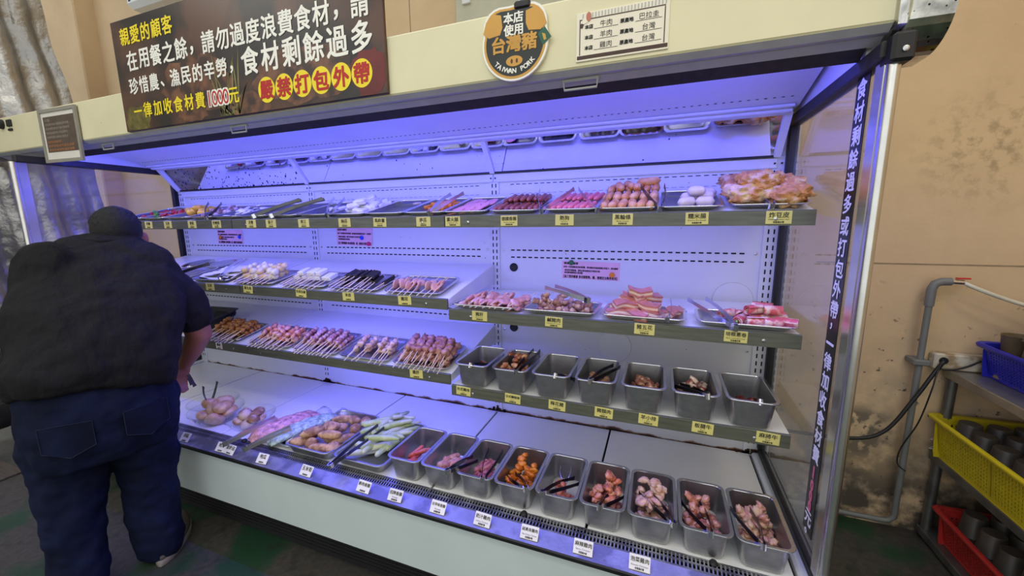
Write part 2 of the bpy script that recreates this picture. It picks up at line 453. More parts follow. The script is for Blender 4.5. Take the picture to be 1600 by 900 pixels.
# kick louvre under the front panel
kg = MB()
for k in range(9): kg.box((XL + .02, -.704, .022 + k * .018), (XR - .02, -.700, .030 + k * .018))
build('kick_grille', kg, CAVITY, case)
# deck plates
for k in range(6):
    x0 = k * W / 2 + .0045; x1 = (k + 1) * W / 2 - .0045
    build('deck_plate', MB().cbox((x0, -.695, DZ - .012), (x1, -.006, DZ), .002), DECKW, case)
build('deck_ledge', MB().box((XL + .02, -.70, .455), (XR - .02, -.0, .462)), CAVITY, case)
# air grille: a row of thin bars between three rails
for k in range(3):
    g0, g1 = k * W + .004, (k + 1) * W - .004
    def gy(t): return -.697 - .040 * t
    def gz(t): return .4815 - .008 * t
    mb = MB()
    for t in (0, .5, 1):
        mb.box((g0, gy(t) - .003, gz(t) - .004), (g1, gy(t) + .003, gz(t) + .001))
    n = int((g1 - g0) / .0115)
    for i in range(n + 1):
        x = g0 + i * (g1 - g0) / n
        mb.add([(x-.0022, gy(0), gz(0)), (x+.0022, gy(0), gz(0)), (x+.0022, gy(1), gz(1)), (x-.0022, gy(1), gz(1)),
                (x-.0022, gy(0), gz(0)-.004), (x+.0022, gy(0), gz(0)-.004), (x+.0022, gy(1), gz(1)-.004), (x-.0022, gy(1), gz(1)-.004)],
               [(0,3,2,1), (0,1,5,4), (1,2,6,5), (2,3,7,6), (3,0,4,7)])
    build('air_grille', mb, SILL, case)
# back panels with their rows of air slots
ROWS = [1.372, 1.336, 1.042, 1.006]
for k in range(3):
    x0, x1 = k * W + .026, (k + 1) * W - .026
    bp_ = build('back_panel', MB().box((x0, 0, DZ - .02), (x1, .03, 1.95)), BACKW, case)
    for z in ROWS + [1.698, 1.652]:
        if k == 2 and z < 1.1: continue
        mb = MB(); n = 34; hh = .0032 if z < 1.6 else .0016
        for i in range(n):
            x = x0 + .07 + i * (x1 - x0 - .14) / (n - 1)
            mb.box((x - .0095, -.0012, z - hh), (x + .0095, .002, z + hh))
        build('slot_row', mb, SLOTM, bp_)
    for sx in (x0 + .02, x1 - .02):
        for z in (1.372, .95):
            mb = MB(); mb.lathe([(.006, -.001), (.006, .003), (.003, .004)], 10, (sx, 0, z), 'y'); build('screw', mb, SCREW, bp_, smooth=False)
for i in range(4):
    x = i * W; x = min(max(x, .0), 3 * W)
    up = build('upright', MB().cbox((x - .027, -.008, DZ - .01), (x + .027, .02, 1.76), .002), PLAINW if i < 3 else PLAINW, case)
    for sx in (-.009, .011):
        mb = MB(); z = .53
        while z < 1.70:
            mb.box((x + sx - .0026, -.0092, z), (x + sx + .0026, -.004, z + .019)); z += .033
        build('slot_column', mb, SLOTM, up)
    for z in (1.73,):
        for sx in (-.012, .012): build('screw', MB().lathe([(.004, 0), (.004, .004)], 8, (x + sx, -.016, z), 'y'), BLACK, up)
# rust on the feet of the uprights
RUST = M('rust_crust', sr(58, 36, 22), rough=.95, var=.6, scale=60, bump=.6, bscale=150)
rng = random.Random(3)
for i in (1, 2, 3):
    x = i * W; mb = MB()
    for k in range(26):
        a = rng.uniform(-.055, .055); h = rng.uniform(.004, .035) * (1 - abs(a) / .075)
        mb.cbox((x + a - .006, -.0125, DZ), (x + a + .006, -.007, DZ + h), .002)
    build('rust_patch', mb, RUST, case)
# beam under the mirror
for k in range(3):
    build('beam', MB().cbox((k * W + .002, -.016, 1.711), ((k + 1) * W - .002, .01, 1.752), .003), PLAINW, case)
# tilted mirrors
MIR = M('mirror_glass', (.86, .86, .90), rough=.015, metal=1, var=.01)
def spotted_mirror():
    m = M('spotted_mirror_glass', (.84, .84, .88), rough=.02, metal=1, var=.01)
    return m
MY0, MZ0, MY1, MZ1 = -.022, 1.757, -.124, 1.890
mdir = Vector((0, MY1 - MY0, MZ1 - MZ0)).normalized(); mnor = Vector((0, -mdir.z, mdir.y))
FLECK = M('lost_silvering', (.01, .01, .012), rough=.7, var=.2)
for k in range(3):
    x0, x1 = k * W + .012, (k + 1) * W - .012
    mir = build('mirror_pane', MB().prism([(MY0, MZ0), (MY1, MZ1), (MY1 + .006, MZ1 + .006), (MY0 + .006, MZ0 + .006)], x0, x1), MIR, case)
    rng = random.Random(40 + k); mb = MB()
    for _ in range(150 if k == 0 else (14 if k == 1 else 7)):
        t = rng.random() ** 1.6; x = rng.uniform(x0 + .02, x1 - .02)
        p = Vector((x, MY0, MZ0)) + mdir * (t * .165 + .004) - Vector((0, mnor.y, mnor.z)) * 0
        p = p + Vector((0, -mdir.z, mdir.y)) * 0.0008
        a = rng.uniform(.0015, .0055) * (1 if k == 0 else .7); bq = a * rng.uniform(1.0, 2.0)
        mb.add([p + Vector((a, 0, 0)) * math.cos(q) + mdir * (bq * math.sin(q)) + Vector((.4 * bq * math.sin(q), 0, 0)) for q in [j * math.pi / 3 for j in range(6)]], [(0, 1, 2, 3, 4, 5)])
    build('silvering_flecks', mb, FLECK, mir)['kind'] = 'stuff'
    build('mirror_seal', MB().box((x0, MY0 - .004, MZ0 - .005), (x1, MY0 + .006, MZ0 + .001)), BLACK, case)
for x in (W, 2 * W):
    build('mirror_bracket', MB().prism([(-.018, 1.752), (-.030, 1.752), (-.142, 1.892), (-.122, 1.897)], x - .012, x + .012), PLAINW, case)
build('mirror_bracket', MB().prism([(-.018, 1.752), (-.030, 1.752), (-.142, 1.892), (-.122, 1.897)], 3.640, 3.664), PLAINW, case)
build('mirror_bracket', MB().prism([(-.018, 1.752), (-.030, 1.752), (-.142, 1.892), (-.122, 1.897)], -.004, .02), PLAINW, case)
# canopy
build('canopy_ceiling', MB().prism([(-.175, 1.905), (-.600, 2.010), (-.600, 2.03), (-.02, 2.03), (-.02, 1.905)], XL + .03, XR - .03), PLAINW, case)
build('mirror_top_rail', MB().cbox((.005, -.172, 1.886), (3 * W - .005, -.120, 1.899), .003), PLAINW, case)
build('ceiling_cove', MB().cbox((.005, -.196, 1.898), (3 * W - .005, -.122, 1.908), .002), PLAINW, case)
mb = MB()
for i in range(140):
    x = .06 + i * .0257; mb.box((x - .004, -.2416, 1.9194), (x + .004, -.2376, 1.9204))
build('vent_dots', mb, SLOTM, case)
build('canopy_fascia', MB().cbox((XL - .42, -.705, 1.937), (XR + .005, -.60, 2.122), .006), CREAM, case)
build('canopy_roof', MB().box((XL, -.62, 2.03), (XR, .03, 2.10)), CREAM, case)
build('fascia_lip', MB().prism([(-.704, 1.9375), (-.686, 1.925), (-.672, 1.925), (-.668, 1.931), (-.664, 1.925), (-.636, 1.912), (-.630, 1.9375)], XL - .42, XR), GREYT, case)
build('night_blind_slot', MB().prism([(-.640, 1.914), (-.602, 1.893), (-.596, 1.896), (-.596, 1.935), (-.634, 1.935)], XL, XR - .02), DARKT, case)
for (x, w_) in ((3.0, .05), (1.564, .045), (.62, .045)):   # wire pull handles of the night blind
    mb = MB().tube([(x - w_, -.664, 1.922), (x - w_ * .95, -.664, 1.896), (x + w_ * .95, -.664, 1.896), (x + w_, -.664, 1.922)], .0035, 6)
    h = build('blind_handle', mb, GREYT, case, smooth=True)
    build('handle_plate', MB().cbox((x - w_ * 1.1, -.668, 1.917), (x + w_ * 1.1, -.655, 1.927), .002), GREYT, h)
# violet LED tubes behind the canopy lip
for k in range(3):
    x0, x1 = k * W + .03, (k + 1) * W - .03
    lt = build('led_tube', MB().tube([(x0, -.565, 1.945), (x1, -.565, 1.945)], .010, 8), TUBEM, case)
    build('tube_end_cap', MB().tube([(x0 - .012, -.565, 1.945), (x0, -.565, 1.945)], .012, 8), PLAINW, lt)
    build('tube_end_cap', MB().tube([(x1, -.565, 1.945), (x1 + .012, -.565, 1.945)], .012, 8), PLAINW, lt)
    area('violet_canopy_light', ((x0 + x1) / 2, -.565, 1.932), (R(25), 0, 0), x1 - x0, .02, P_CANOPY, PURPLE)
# ends of the case
GLASS = glass('end_panel_glass', (.97, .98, .98), haze=.07, hazecol=(.62, .63, .62))
FILM = glass('scratched_film_on_glass', (.92, .92, .95), haze=.05, hazecol=(.62, .62, .68), rough=.05)
for (xg, yf, right) in ((XR, -.715, True), (XL, -.765, False)):
    s = 1 if right else -1
    nm = 'end_panel_glass'
    build(nm, MB().box((xg - .003, yf + .012, .515), (xg + .003, -.012, 1.885)), GLASS if right else FILM, case)
    xi0, xi1 = (xg - .02, xg + .02)
    build('end_cabinet', MB().cbox((xg - .035 if right else xg - .03, -.79, 0), (xg + .03 if right else xg + .035, .12, .492), .008), PLAINW, case)
    build('gasket', MB().cbox((xi0 + .008, yf, .492), (xi1 - .004, -.004, .520), .003), BLACK, case)
    build('gasket', MB().cbox((xi0 + .004, -.034, .515), (xi1 - .004, -.004, 1.89), .003), BLACK, case)
    build('top_rail', MB().cbox((xi0, yf, 1.862), (xi1, -.004, 1.900), .004), DARKT, case)
    build('canopy_end', MB().prism([(-.62, 1.898), (-.004, 1.898), (-.004, 2.10), (-.62, 2.10)], xg - .014, xg + .02), PLAINW, case)
    build('back_post', MB().cbox((xg - .03, -.006, .48), (xg + .03, .05, 2.0), .004), PLAINW, case)
    pr = .013 if right else .016
    mb = MB().tube([(xg + .004 * s, yf - .004, .50), (xg + .004 * s, yf - .004, 1.862)], pr, 14)
    build('corner_post', mb, ALU, case, smooth=True, auto=40)
    build('post_flange', MB().cbox((xg - .010, yf, .50), (xg + .006, yf + .045, 1.862), .002), ALU, case)
# pitted chrome end cap of the canopy
prof = [(-.60, 2.14), (-.735, 2.14)] + [(-.655 - .09 * math.cos(R(a)), 1.955 - .085 * math.sin(R(a))) for a in range(0, 91, 10)] + [(-.60, 1.87)]
build('chrome_end_cap', MB().prism(prof, XR + .012, XR + .085), CHROME, case)
build('chrome_end_cap', MB().prism(prof, XL - .46, XL - .425), CHROME, case)
mb = MB().cbox((XR - .012, -.745, 1.845), (XR + .03, -.690, 1.905), .006)
cbk = build('corner_bracket', mb, BLACK, case)
build('screw', MB().lathe([(.006, 0), (.006, .003), (.003, .004)], 10, (XR + .01, -.745, 1.868), 'y'), SCREW, cbk)
build('edge_trim', MB().box((XR + .004, -.712, 1.93), (XR + .012, -.60, 2.13)), STEELR, case)
# ------------------------------------------------------------------ shelves
def shelf(x0, x1, zf, zb, label, lamp, flip=False):
    """removable shelf: plate sloping from the front rail to the back, side brackets, rail, screws, optional LED tube"""
    g = .003; x0 += g; x1 -= g
    o = empty('display_shelf', ((x0 + x1) / 2, -.25, zf - .05), label, 'shelf')
    build('shelf_plate', MB().prism([(-.498, zf - .010), (-.498, zf - .004), (-.034, zb), (-.034, zb - .006)], x0, x1), DECKW, o)
    ra = build('price_rail', MB().prism([(-.508, zf - .046), (-.508, zf - .002), (-.505, zf), (-.499, zf), (-.499, zf - .046)], x0, x1), LIPM, o)
    for x in (x0 + .10, x1 - .10):
        build('screw', MB().lathe([(.0055, 0), (.0055, .003), (.002, .004)], 10, (x, -.508, zf - .026), 'y'), SCREW, ra)
    for x in (x0 + .002, x1 - .005):
        build('shelf_bracket', MB().prism([(-.495, zf - .038), (-.495, zf - .010), (-.012, zb - .002), (-.012, zb - .105), (-.05, zb - .10)], x, x + .003), PLAINW, o)
    if lamp:
        yt, zt = -.462, zf - .030
        build('led_tube', MB().tube([(x0 + .05, yt, zt), (x1 - .05, yt, zt)], .007, 8), TUBEM, o)
        area('violet_shelf_light', ((x0 + x1) / 2, yt, zt - .009), (R(28), 0, 0), x1 - x0 - .1, .014, P_SHELF * lamp, PURPLE)
    return o
Z1, S1 = 1.540, .245
Z2L, Z3L, SL = 1.206, .882, .205
Z2R, Z3R = 1.166, .838
def zb(zf, sl): return zf - .004 + sl * .464
shelf(0, W, Z1, zb(Z1, S1), 'top sloping shelf nearest the silver curtain, holding peppers, corn and mushrooms', 1.0)
shelf(W, 2*W, Z1, zb(Z1, S1), 'top sloping shelf in the middle bay, holding gourd, potato and pumpkin trays', 1.0)
shelf(2*W, 3*W, Z1, zb(Z1, S1), 'top sloping shelf in the right bay, holding sausages and fried bean curd skin', .8)
shelf(0, W, Z2L, zb(Z2L, SL), 'second sloping shelf in the left bay beside the bending man', 0)
shelf(W, 2*W, Z2L, zb(Z2L, SL), 'second sloping shelf in the middle bay, holding white and black skewers', 1.15)
shelf(0, W, Z3L, zb(Z3L, SL), 'third sloping shelf in the left bay with golden skewers', 0)
shelf(W, 2*W, Z3L, zb(Z3L, SL), 'third sloping shelf in the middle bay with four trays of skewers', 1.5)
shelf(2*W, 3*W, Z2R, Z2R + .004, 'level second shelf in the right bay with pork belly and bacon rolls', 0)
shelf(2*W, 3*W, Z3R, Z3R + .004, 'level third shelf in the right bay carrying seven deep steel pans', 0)

# ------------------------------------------------------------------ vessels (shared meshes)
def pan_meshes(w, d, h, r, tag_, rimw=.0105, steel=STEEL):
    t = .0012; iw, idp = w - 2 * rimw, d - 2 * rimw; tp = .010
    def loop(ww, dd, rad, z): return [(p[0], p[1], z) for p in rr(ww, dd, rad, 4)]
    b = MB().rings([loop(iw - 2*tp - .02, idp - 2*tp - .02, r, 0), loop(iw - 2*tp, idp - 2*tp, r, .006), loop(iw, idp, r, h - .002),
                    loop(iw - 2*t, idp - 2*t, r, h - .002), loop(iw - 2*tp - 2*t, idp - 2*tp - 2*t, r, .008), loop(iw - 2*tp - .02, idp - 2*tp - .02, r, .003)])
    m = MB().rings([loop(iw - .001, idp - .001, r, h - .003), loop(w - .002, d - .002, r + .006, h - .004), loop(w, d, r + .007, h - .002), loop(w - .002, d - .002, r + .006, h),
                    loop(iw, idp, r, h), loop(iw - .002, idp - .002, r, h - .003)], False, False)
    return [('body', b.mesh(tag_ + '_body', steel, auto=50)), ('rim', m.mesh(tag_ + '_rim', STEELR, auto=60))]
STEELD = M('dull_dark_steel', (.34, .34, .36), rough=.35, metal=1, var=.15, scale=20)
PAN = pan_meshes(.156, .258, .100, .022, 'deep_pan')
TRAY = pan_meshes(.288, .215, .020, .022, 'flat_tray')
TRAYN = pan_meshes(.200, .290, .020, .022, 'narrow_tray', steel=STEELD)
BIGT = pan_meshes(.268, .365, .048, .026, 'deep_tray')
def slopemat(x, y, zf, sl, dz=0.0):
    """matrix of something lying on a sloping shelf at (x, y)"""
    a = math.atan(sl); return T(x, y, zf - .004 + sl * (y + .498) + dz) @ RX(a)

# tongs
TONGM = M('tong_steel', (.72, .72, .75), rough=.28, metal=1, var=.1)
TONGD = M('tong_dark_steel', (.13, .13, .145), rough=.3, metal=1, var=.2)
_tong = {}
def tong_meshes(L, spread, dark):
    key = (round(L, 3), round(spread, 3), dark)
    if key in _tong: return _tong[key]
    mat = TONGD if dark else TONGM
    arms = []
    for s in (-1, 1):
        rings = []
        for i in range(7):
            t = i / 6; x = .010 + t * (L - .010); y = s * (.005 + spread * .5 * t ** .9 + .006 * math.sin(math.pi * t))
            w = .0085 - .003 * t if t < .85 else .0085; z = .004 * math.sin(math.pi * t)
            rings.append([(x, y - .0008, z - w), (x, y + .0008, z - w), (x, y + .0008, z + w), (x, y - .0008, z + w)])
        arms.append(('arm', MB().rings(rings).mesh('tong_arm', mat)))
    clip = MB()
    prof = [(.014, .0085), (.0, .0085), (-.006, .005), (-.008, 0), (-.006, -.005), (0, -.0085), (.014, -.0085), (.014, -.0065), (0, -.0065), (-.005, -.003), (-.006, 0), (-.005, .003), (0, .0065), (.014, .0065)]
    clip.prism(prof, -.010, .010, axis='z')
    _tong[key] = arms + [('spring_clip', clip.mesh('tong_clip', STEELR))]
    return _tong[key]
def tongs(P, Q, label, spread=.05, dark=False, roll=0.0, group=None):
    P = Vector(P); Q = Vector(Q); x = (Q - P); L = x.length; x.normalize()
    z = Vector((0, 0, 1)); y = z.cross(x).normalized(); z = x.cross(y)
    m = Matrix(((x.x, y.x, z.x, P.x), (x.y, y.y, z.y, P.y), (x.z, y.z, z.z, P.z), (0, 0, 0, 1))) @ RX(roll)
    return inst('serving_tongs', m, label, 'tongs', tong_meshes(L, spread, dark), group)

# ------------------------------------------------------------------ food shapes (shared meshes)
def lump(seed, rx, ry, rz, amp=.18, sub=2, flat=None):
    rg = random.Random(seed); bm = bmesh.new(); bmesh.ops.create_icosphere(bm, subdivisions=sub, radius=1)
    ws = [(Vector((rg.gauss(0, 1), rg.gauss(0, 1), rg.gauss(0, 1))).normalized() * rg.uniform(1.4, 4.2), rg.uniform(0, 6.3), rg.uniform(.3, 1)) for _ in range(6)]
    mb = MB(); bm.verts.ensure_lookup_table()
    for v in bm.verts:
        n = sum(math.sin(v.co.dot(w) + p) * a for w, p, a in ws) / 3
        if flat: n += flat * (noise.turbulence(v.co * 2.2 + Vector((seed, 0, 0)), 4, True) - .5)
        c = v.co * (1 + amp * n); mb.V.append((c.x * rx, c.y * ry, c.z * rz))
    mb.F = [tuple(x.index for x in f.verts) for f in bm.faces]; bm.free(); return mb
def capsule(L, r, bend=0.0, n=8, tip=.6, wob=0.0, seed=0):
    rg = random.Random(seed); path = []; rad = []
    for i in range(9):
        t = i / 8; a = (t - .5) * bend
        x = (t - .5) * L if abs(bend) < 1e-4 else math.sin(a) * L / bend; y = 0 if abs(bend) < 1e-4 else (1 - math.cos(a)) * L / bend
        e = min(t, 1 - t) * L / (r * 1.1); k = 1 if e >= 1 else math.sqrt(max(0.03, 1 - (1 - e) ** 2)); path.append((x, y, 0)); rad.append(r * k * (1 + wob * rg.uniform(-1, 1)))
    return MB().tube(path, rad, n)
def food(name, col, rough=.35, var=.25, second=None, sec=20, scale=60, bump=.25, bscale=90, spec=.5, sss=0.0, bdist=.004, spots=None):
    return M(name, sr(*col), rough=rough, var=var, scale=scale, second=None if second is None else sr(*second), sec_scale=sec, bump=bump, bscale=bscale, spec=spec, sss=sss, bdist=bdist, spots=spots)
def rnd_rot(rg, flat=.35):
    return RZ(rg.uniform(0, 6.28)) @ RX(rg.uniform(-flat, flat)) @ RY(rg.uniform(-flat, flat))
def heap(base, n, w, d, size, h, rg, cx=0, cy=0, gauss=True, z0=.003, border=.012, stack=.5, sd=.30):
    """rest n pieces one after another on a floor of w x d, each on those already there"""
    out = []
    for i in range(n):
        for _ in range(40):
            x = rg.gauss(cx, w * sd) if gauss else cx + rg.uniform(-w/2, w/2) ; y = rg.gauss(cy, d * sd) if gauss else cy + rg.uniform(-d/2, d/2)
            if not gauss or (abs(x) < w/2 - border and abs(y) < d/2 - border): break
        else: x, y = cx, cy
        z = z0 + h * .5
        for (px, py, pz) in out:
            dd = math.hypot(x - px, y - py)
            if dd < size: z = max(z, pz + h * stack * math.sqrt(max(0, 1 - (dd / size) ** 2)))
        out.append((x, y, z))
    return [base @ T(*p) for p in out]

# price tags ----------------------------------------------------------------
TAGY = M('yellow_card', sr(222, 212, 128), rough=.6, var=.06, scale=8)
TAGW = M('white_card', sr(238, 234, 224), rough=.6, var=.04, scale=8)
INK = M('black_print', (.012, .012, .014), rough=.7, var=.1)
FRONT = RX(R(90))
_tagcard = {}
def price_tag(x, y, z, big, small, label, mat=TAGY, w=.066, h=.038, tilt=0.0, roll=0.0, lines=('依重量計價',), group=None):
    """a small card with printed lines; front faces the customer"""
    key = (mat.name, w, h)
    if key not in _tagcard: _tagcard[key] = MB().cbox((-w/2, -h/2, -.0016), (w/2, h/2, 0), .0006).mesh('card', mat)
    m = T(x, y, z) @ RX(R(90) - tilt) @ RZ(roll)
    t = MB(); I = T(0, 0, .0004)
    if big:
        n = len(big); text(t, big, 0, h * .19, min(h * .46, w * .9 / n), I, .010)
    if small: text(t, small, 0, -h * .17, h * .15, I, .0, width=min(w * .8, h * .085 * len(small)))
    text(t, lines[0], 0, -h * .36, h * .16, I, .01, width=w * .42)
    return inst('price_tag', m, label, 'price tag', [('card', _tagcard[key]), ('lettering', t.mesh('lettering', INK))], group)
# ------------------------------------------------------------------ top shelf: narrow trays
rg = random.Random(11)
C_RED = food('red_pepper_flesh', (190, 40, 34), rough=.25); C_GRN = food('green_pepper_flesh', (92, 140, 70), rough=.3)
C_CORN = food('yellow_corn', (226, 176, 40), rough=.35, bump=.5, bscale=160); C_SHROOM = food('brown_mushroom', (150, 112, 96), second=(206, 186, 180), sec=30)
C_WHITE = food('white_vegetable', (228, 226, 218), rough=.4, var=.06); C_PUMP = food('orange_pumpkin', (236, 138, 34), rough=.4, var=.15)
C_HAM = food('pink_vegetarian_ham', (228, 150, 150), rough=.45, var=.08); C_SAUS = food('red_brown_sausage', (150, 82, 62), rough=.25, var=.2)
C_HOT = food('pink_hot_dog', (236, 126, 118), rough=.3, var=.1); C_WHEEL = food('tan_fish_roll', (214, 146, 82), rough=.5, second=(228, 176, 116), sec=24)
C_RICE = food('white_rice_sausage', (222, 206, 196), rough=.3, var=.06); C_SKIN = food('fried_bean_curd_skin', (206, 142, 78), rough=.6, second=(232, 196, 146), sec=18, bump=.9, bscale=50, bdist=.012)
YT = -.357
def s1(x): return slopemat(x, YT, Z1, S1, .001)
S1T = [.34, .54, .745, .95, 1.14, 1.33, 1.53, 1.73, 1.93, 2.13, 2.33, 2.515, 2.72, 2.932, 3.128, 3.325]
S1L = ['narrow steel tray partly hidden by the head of the bending man', 'narrow steel tray of red peppers on the top shelf beside the head of the man', 'narrow steel tray of yellow corn on the top shelf',
       'narrow steel tray of brown mushrooms on the top shelf', 'narrow steel tray of white radish slices left of the empty trays', 'empty narrow steel tray with dark tongs, first right of the white radish slices',
       'empty narrow steel tray on the top shelf with tongs across both sides', 'narrow steel tray with a few scattered white pieces and tongs', 'narrow steel tray heaped with white gourd chunks on the top shelf',
       'nearly empty dark steel tray between gourd chunks and pumpkin', 'narrow steel tray of orange pumpkin sticks on the top shelf', 'narrow steel tray of pink ham slices on the top shelf',
       'narrow steel tray of red-brown sausages on the top shelf', 'narrow steel tray of pink hot dogs on the top shelf', 'narrow steel tray of tan fish rolls on the top shelf', 'narrow steel tray with a few white rice sausages']
for x, l in zip(S1T, S1L): inst('serving_tray', s1(x), l, 'tray', TRAYN, 'trays on the top shelf')
WIDE = pan_meshes(.218, .270, .020, .022, 'wide_tray', steel=STEELD)
inst('serving_tray', s1(3.548), 'broad steel tray under the fried bean curd skin on the top shelf', 'tray', WIDE, 'trays on the top shelf')
def scatter(tray, name, meshes, n, w, d, size, h, label, cat, group, cx=0, cy=0, flat=.4, gauss=True, z0=.003, rot=None, stack=.5):
    for i, m in enumerate(heap(tray, n, w, d, size, h, rg, cx, cy, gauss, z0, stack=stack)):
        one(name, meshes[i % len(meshes)], m @ (rnd_rot(rg, flat) if rot is None else rot(i)), label, cat, group)
def lumps(tag_, mat, rx, ry, rz, amp=.2, k=3, sub=2, seed=0): return [lump(seed + i, rx * (1 - .12 * (i % 3)), ry * (1 + .12 * (i % 2)), rz, amp, sub, 1.5).mesh(tag_, mat, smooth=True) for i in range(k)]
scatter(s1(.54), 'red_pepper', lumps('pepper', C_RED, .022, .012, .008, .25), 22, .17, .24, .03, .014, 'red pepper strip in the tray beside the head of the man', 'pepper', 'red pepper strips', cy=.04)
scatter(s1(.34), 'red_pepper', lumps('pepper', C_RED, .022, .012, .008, .25), 12, .17, .24, .03, .014, 'red pepper strip in the tray beside the head of the man', 'pepper', 'red pepper strips', cy=.04)
scatter(s1(.54), 'green_pepper', lumps('gpepper', C_GRN, .018, .010, .007, .25), 7, .16, .06, .02, .012, 'green pepper strip at the front of the red peppers', 'pepper', 'green pepper strips', cy=-.10)
cornm = [capsule(.055, .017, .0, 9).mesh('corn_piece', C_CORN, smooth=True)]
scatter(s1(.745), 'corn_piece', cornm, 13, .17, .26, .035, .026, 'yellow corn piece in the tray left of the mushrooms', 'corn', 'yellow corn pieces', cx=.01)
scatter(s1(.95), 'mushroom', lumps('mushroom', C_SHROOM, .018, .017, .013, .25), 20, .17, .25, .026, .02, 'brown mushroom in the tray right of the corn', 'mushroom', 'brown mushrooms', cy=.02)
radm = [lump(70 + i, .026, .017, .006, .15).mesh('radish_slice', C_WHITE, smooth=True) for i in range(2)]
scatter(s1(1.14), 'radish_slice', radm, 16, .17, .26, .03, .011, 'thin white radish slice on the top shelf', 'vegetable', 'white radish slices', cy=.02)
scatter(s1(1.73), 'white_scrap', radm, 5, .16, .2, .03, .008, 'small white scrap lying in the almost empty tray', 'vegetable', 'white scraps')
gour = []
for i in range(3):
    a = .020 + .004 * i; gour.append(MB().cbox((-a, -.016, -.012), (a, .016, .012), .005).mesh('gourd_chunk', C_WHITE))
scatter(s1(1.93), 'gourd_chunk', gour, 22, .18, .25, .034, .024, 'white gourd chunk in the heap on the top shelf', 'vegetable', 'white gourd chunks', flat=.5)
pum = [MB().cbox((-.034, -.007, -.006), (.034, .007, .006), .002).mesh('pumpkin_stick', C_PUMP)]
scatter(s1(2.33), 'pumpkin_stick', pum, 20, .17, .24, .026, .012, 'orange pumpkin stick on the top shelf', 'pumpkin', 'orange pumpkin sticks', flat=.15)
one('potato_slice', lump(5, .022, .018, .005, .1).mesh('potato_slice', food('potato_flesh', (214, 186, 150)), smooth=True), s1(2.13) @ T(.03, .09, .012), 'last potato slice at the back of the dark empty tray', 'potato')
hamm = [MB().lathe([(.0, -.002), (.036, -.0022), (.037, 0), (.036, .0022), (0, .002)], 18).mesh('ham_slice', C_HAM, auto=40)]
for i in range(13):
    r_, c_ = divmod(i, 3)
    one('ham_slice', hamm[0], s1(2.515) @ T(-.05 + .046 * c_ + rg.uniform(-.008, .008), -.095 + .045 * r_, .010 + .0035 * c_ + rg.uniform(0, .003)) @ RY(-.16) @ RX(.1), 'round pink ham slice overlapping its neighbours', 'ham', 'pink ham slices')
sau = capsule(.110, .0105, .12, 10).mesh('sausage', C_SAUS, smooth=True); hot = capsule(.115, .0095, .04, 10).mesh('hot_dog', C_HOT, smooth=True)
for r_ in range(2):
    for i in range(8):
        one('sausage', sau, s1(2.72) @ T(-.083 + i * .0235 + .006 * r_, -.070 + r_ * .115, .015 + r_ * .008 + .003 * (i % 2)) @ RZ(R(92 + rg.uniform(-6, 6))) @ RX(rg.uniform(-.2, .2)), 'red-brown sausage in the tray between ham slices and hot dogs', 'sausage', 'red-brown sausages')
for i in range(6): one('sausage', sau, s1(2.72) @ T(-.045 + i * .025, .005, .036) @ RZ(R(94 + rg.uniform(-8, 8))), 'red-brown sausage in the tray between ham slices and hot dogs', 'sausage', 'red-brown sausages')
for r_ in range(2):
    for i in range(7):
        one('hot_dog', hot, s1(2.932) @ T(-.060 + i * .0215 + .012 * r_, -.068 + r_ * .115, .014 + r_ * .010 + .003 * (i % 2)) @ RZ(R(82 + rg.uniform(-4, 4))), 'smooth pink hot dog in the tray left of the tan fish rolls', 'hot dog', 'pink hot dogs')
whl = [capsule(.088, .0150, .1, 10, wob=.05, seed=i).mesh('fish_roll', C_WHEEL, smooth=True) for i in range(3)]
for r_ in range(3):
    for i in range(6):
        one('fish_roll', whl[(r_ + i) % 3], s1(3.128) @ T(-.078 + i * .0315 + .004 * r_, -.085 + r_ * .085, .019 + .012 * r_) @ RZ(R(88 + rg.uniform(-8, 8))), 'wrinkled tan fish roll on the top shelf', 'fish roll', 'tan fish rolls')
for i in range(4): one('fish_roll', whl[i % 3], s1(3.128) @ T(-.04 + i * .034, .06 + .02 * (i % 2), .056 + .012 * (i == 3)) @ RZ(R(rg.uniform(70, 110) if i < 3 else 20)), 'wrinkled tan fish roll on the top shelf', 'fish roll', 'tan fish rolls')
ricm = [capsule(.058, .0165, 0, 12, wob=.04, seed=3 + i).mesh('rice_sausage', C_RICE, smooth=True) for i in range(2)]
for i, (a, b_, c_, an) in enumerate([(-.01, -.09, .022, 20), (.045, -.085, .022, 5), (.0, -.03, .026, -15), (.05, -.03, .028, 15), (.02, .02, .026, 30), (.06, .03, .03, -10), (.02, -.05, .050, 5)]):
    one('rice_sausage', ricm[i % 2], s1(3.325) @ T(a, b_, c_) @ RZ(R(an)), 'short fat white rice sausage on the top shelf', 'sausage', 'white rice sausages')
skm = [lump(90 + i, .066, .056, .036, .34, 4, 1.7).mesh('bean_curd_skin', C_SKIN, smooth=True) for i in range(2)]
for i, (a, b_, c_, an) in enumerate([(-.055, -.07, .028, 10), (.045, -.075, .028, 170), (-.055, .02, .032, 60), (.05, .02, .034, 100), (-.05, .09, .034, 0), (.06, .09, .034, 30), (-.02, -.03, .060, 40)]):
    one('bean_curd_skin', skm[i % 2], s1(3.548) @ T(a, b_, c_ + .012) @ RZ(R(an)), 'crinkled fried bean curd skin at the right end of the top shelf', 'bean curd', 'fried bean curd skins')
def P1(x, y, up): return (s1(x) @ Vector((0, y - YT, up)))
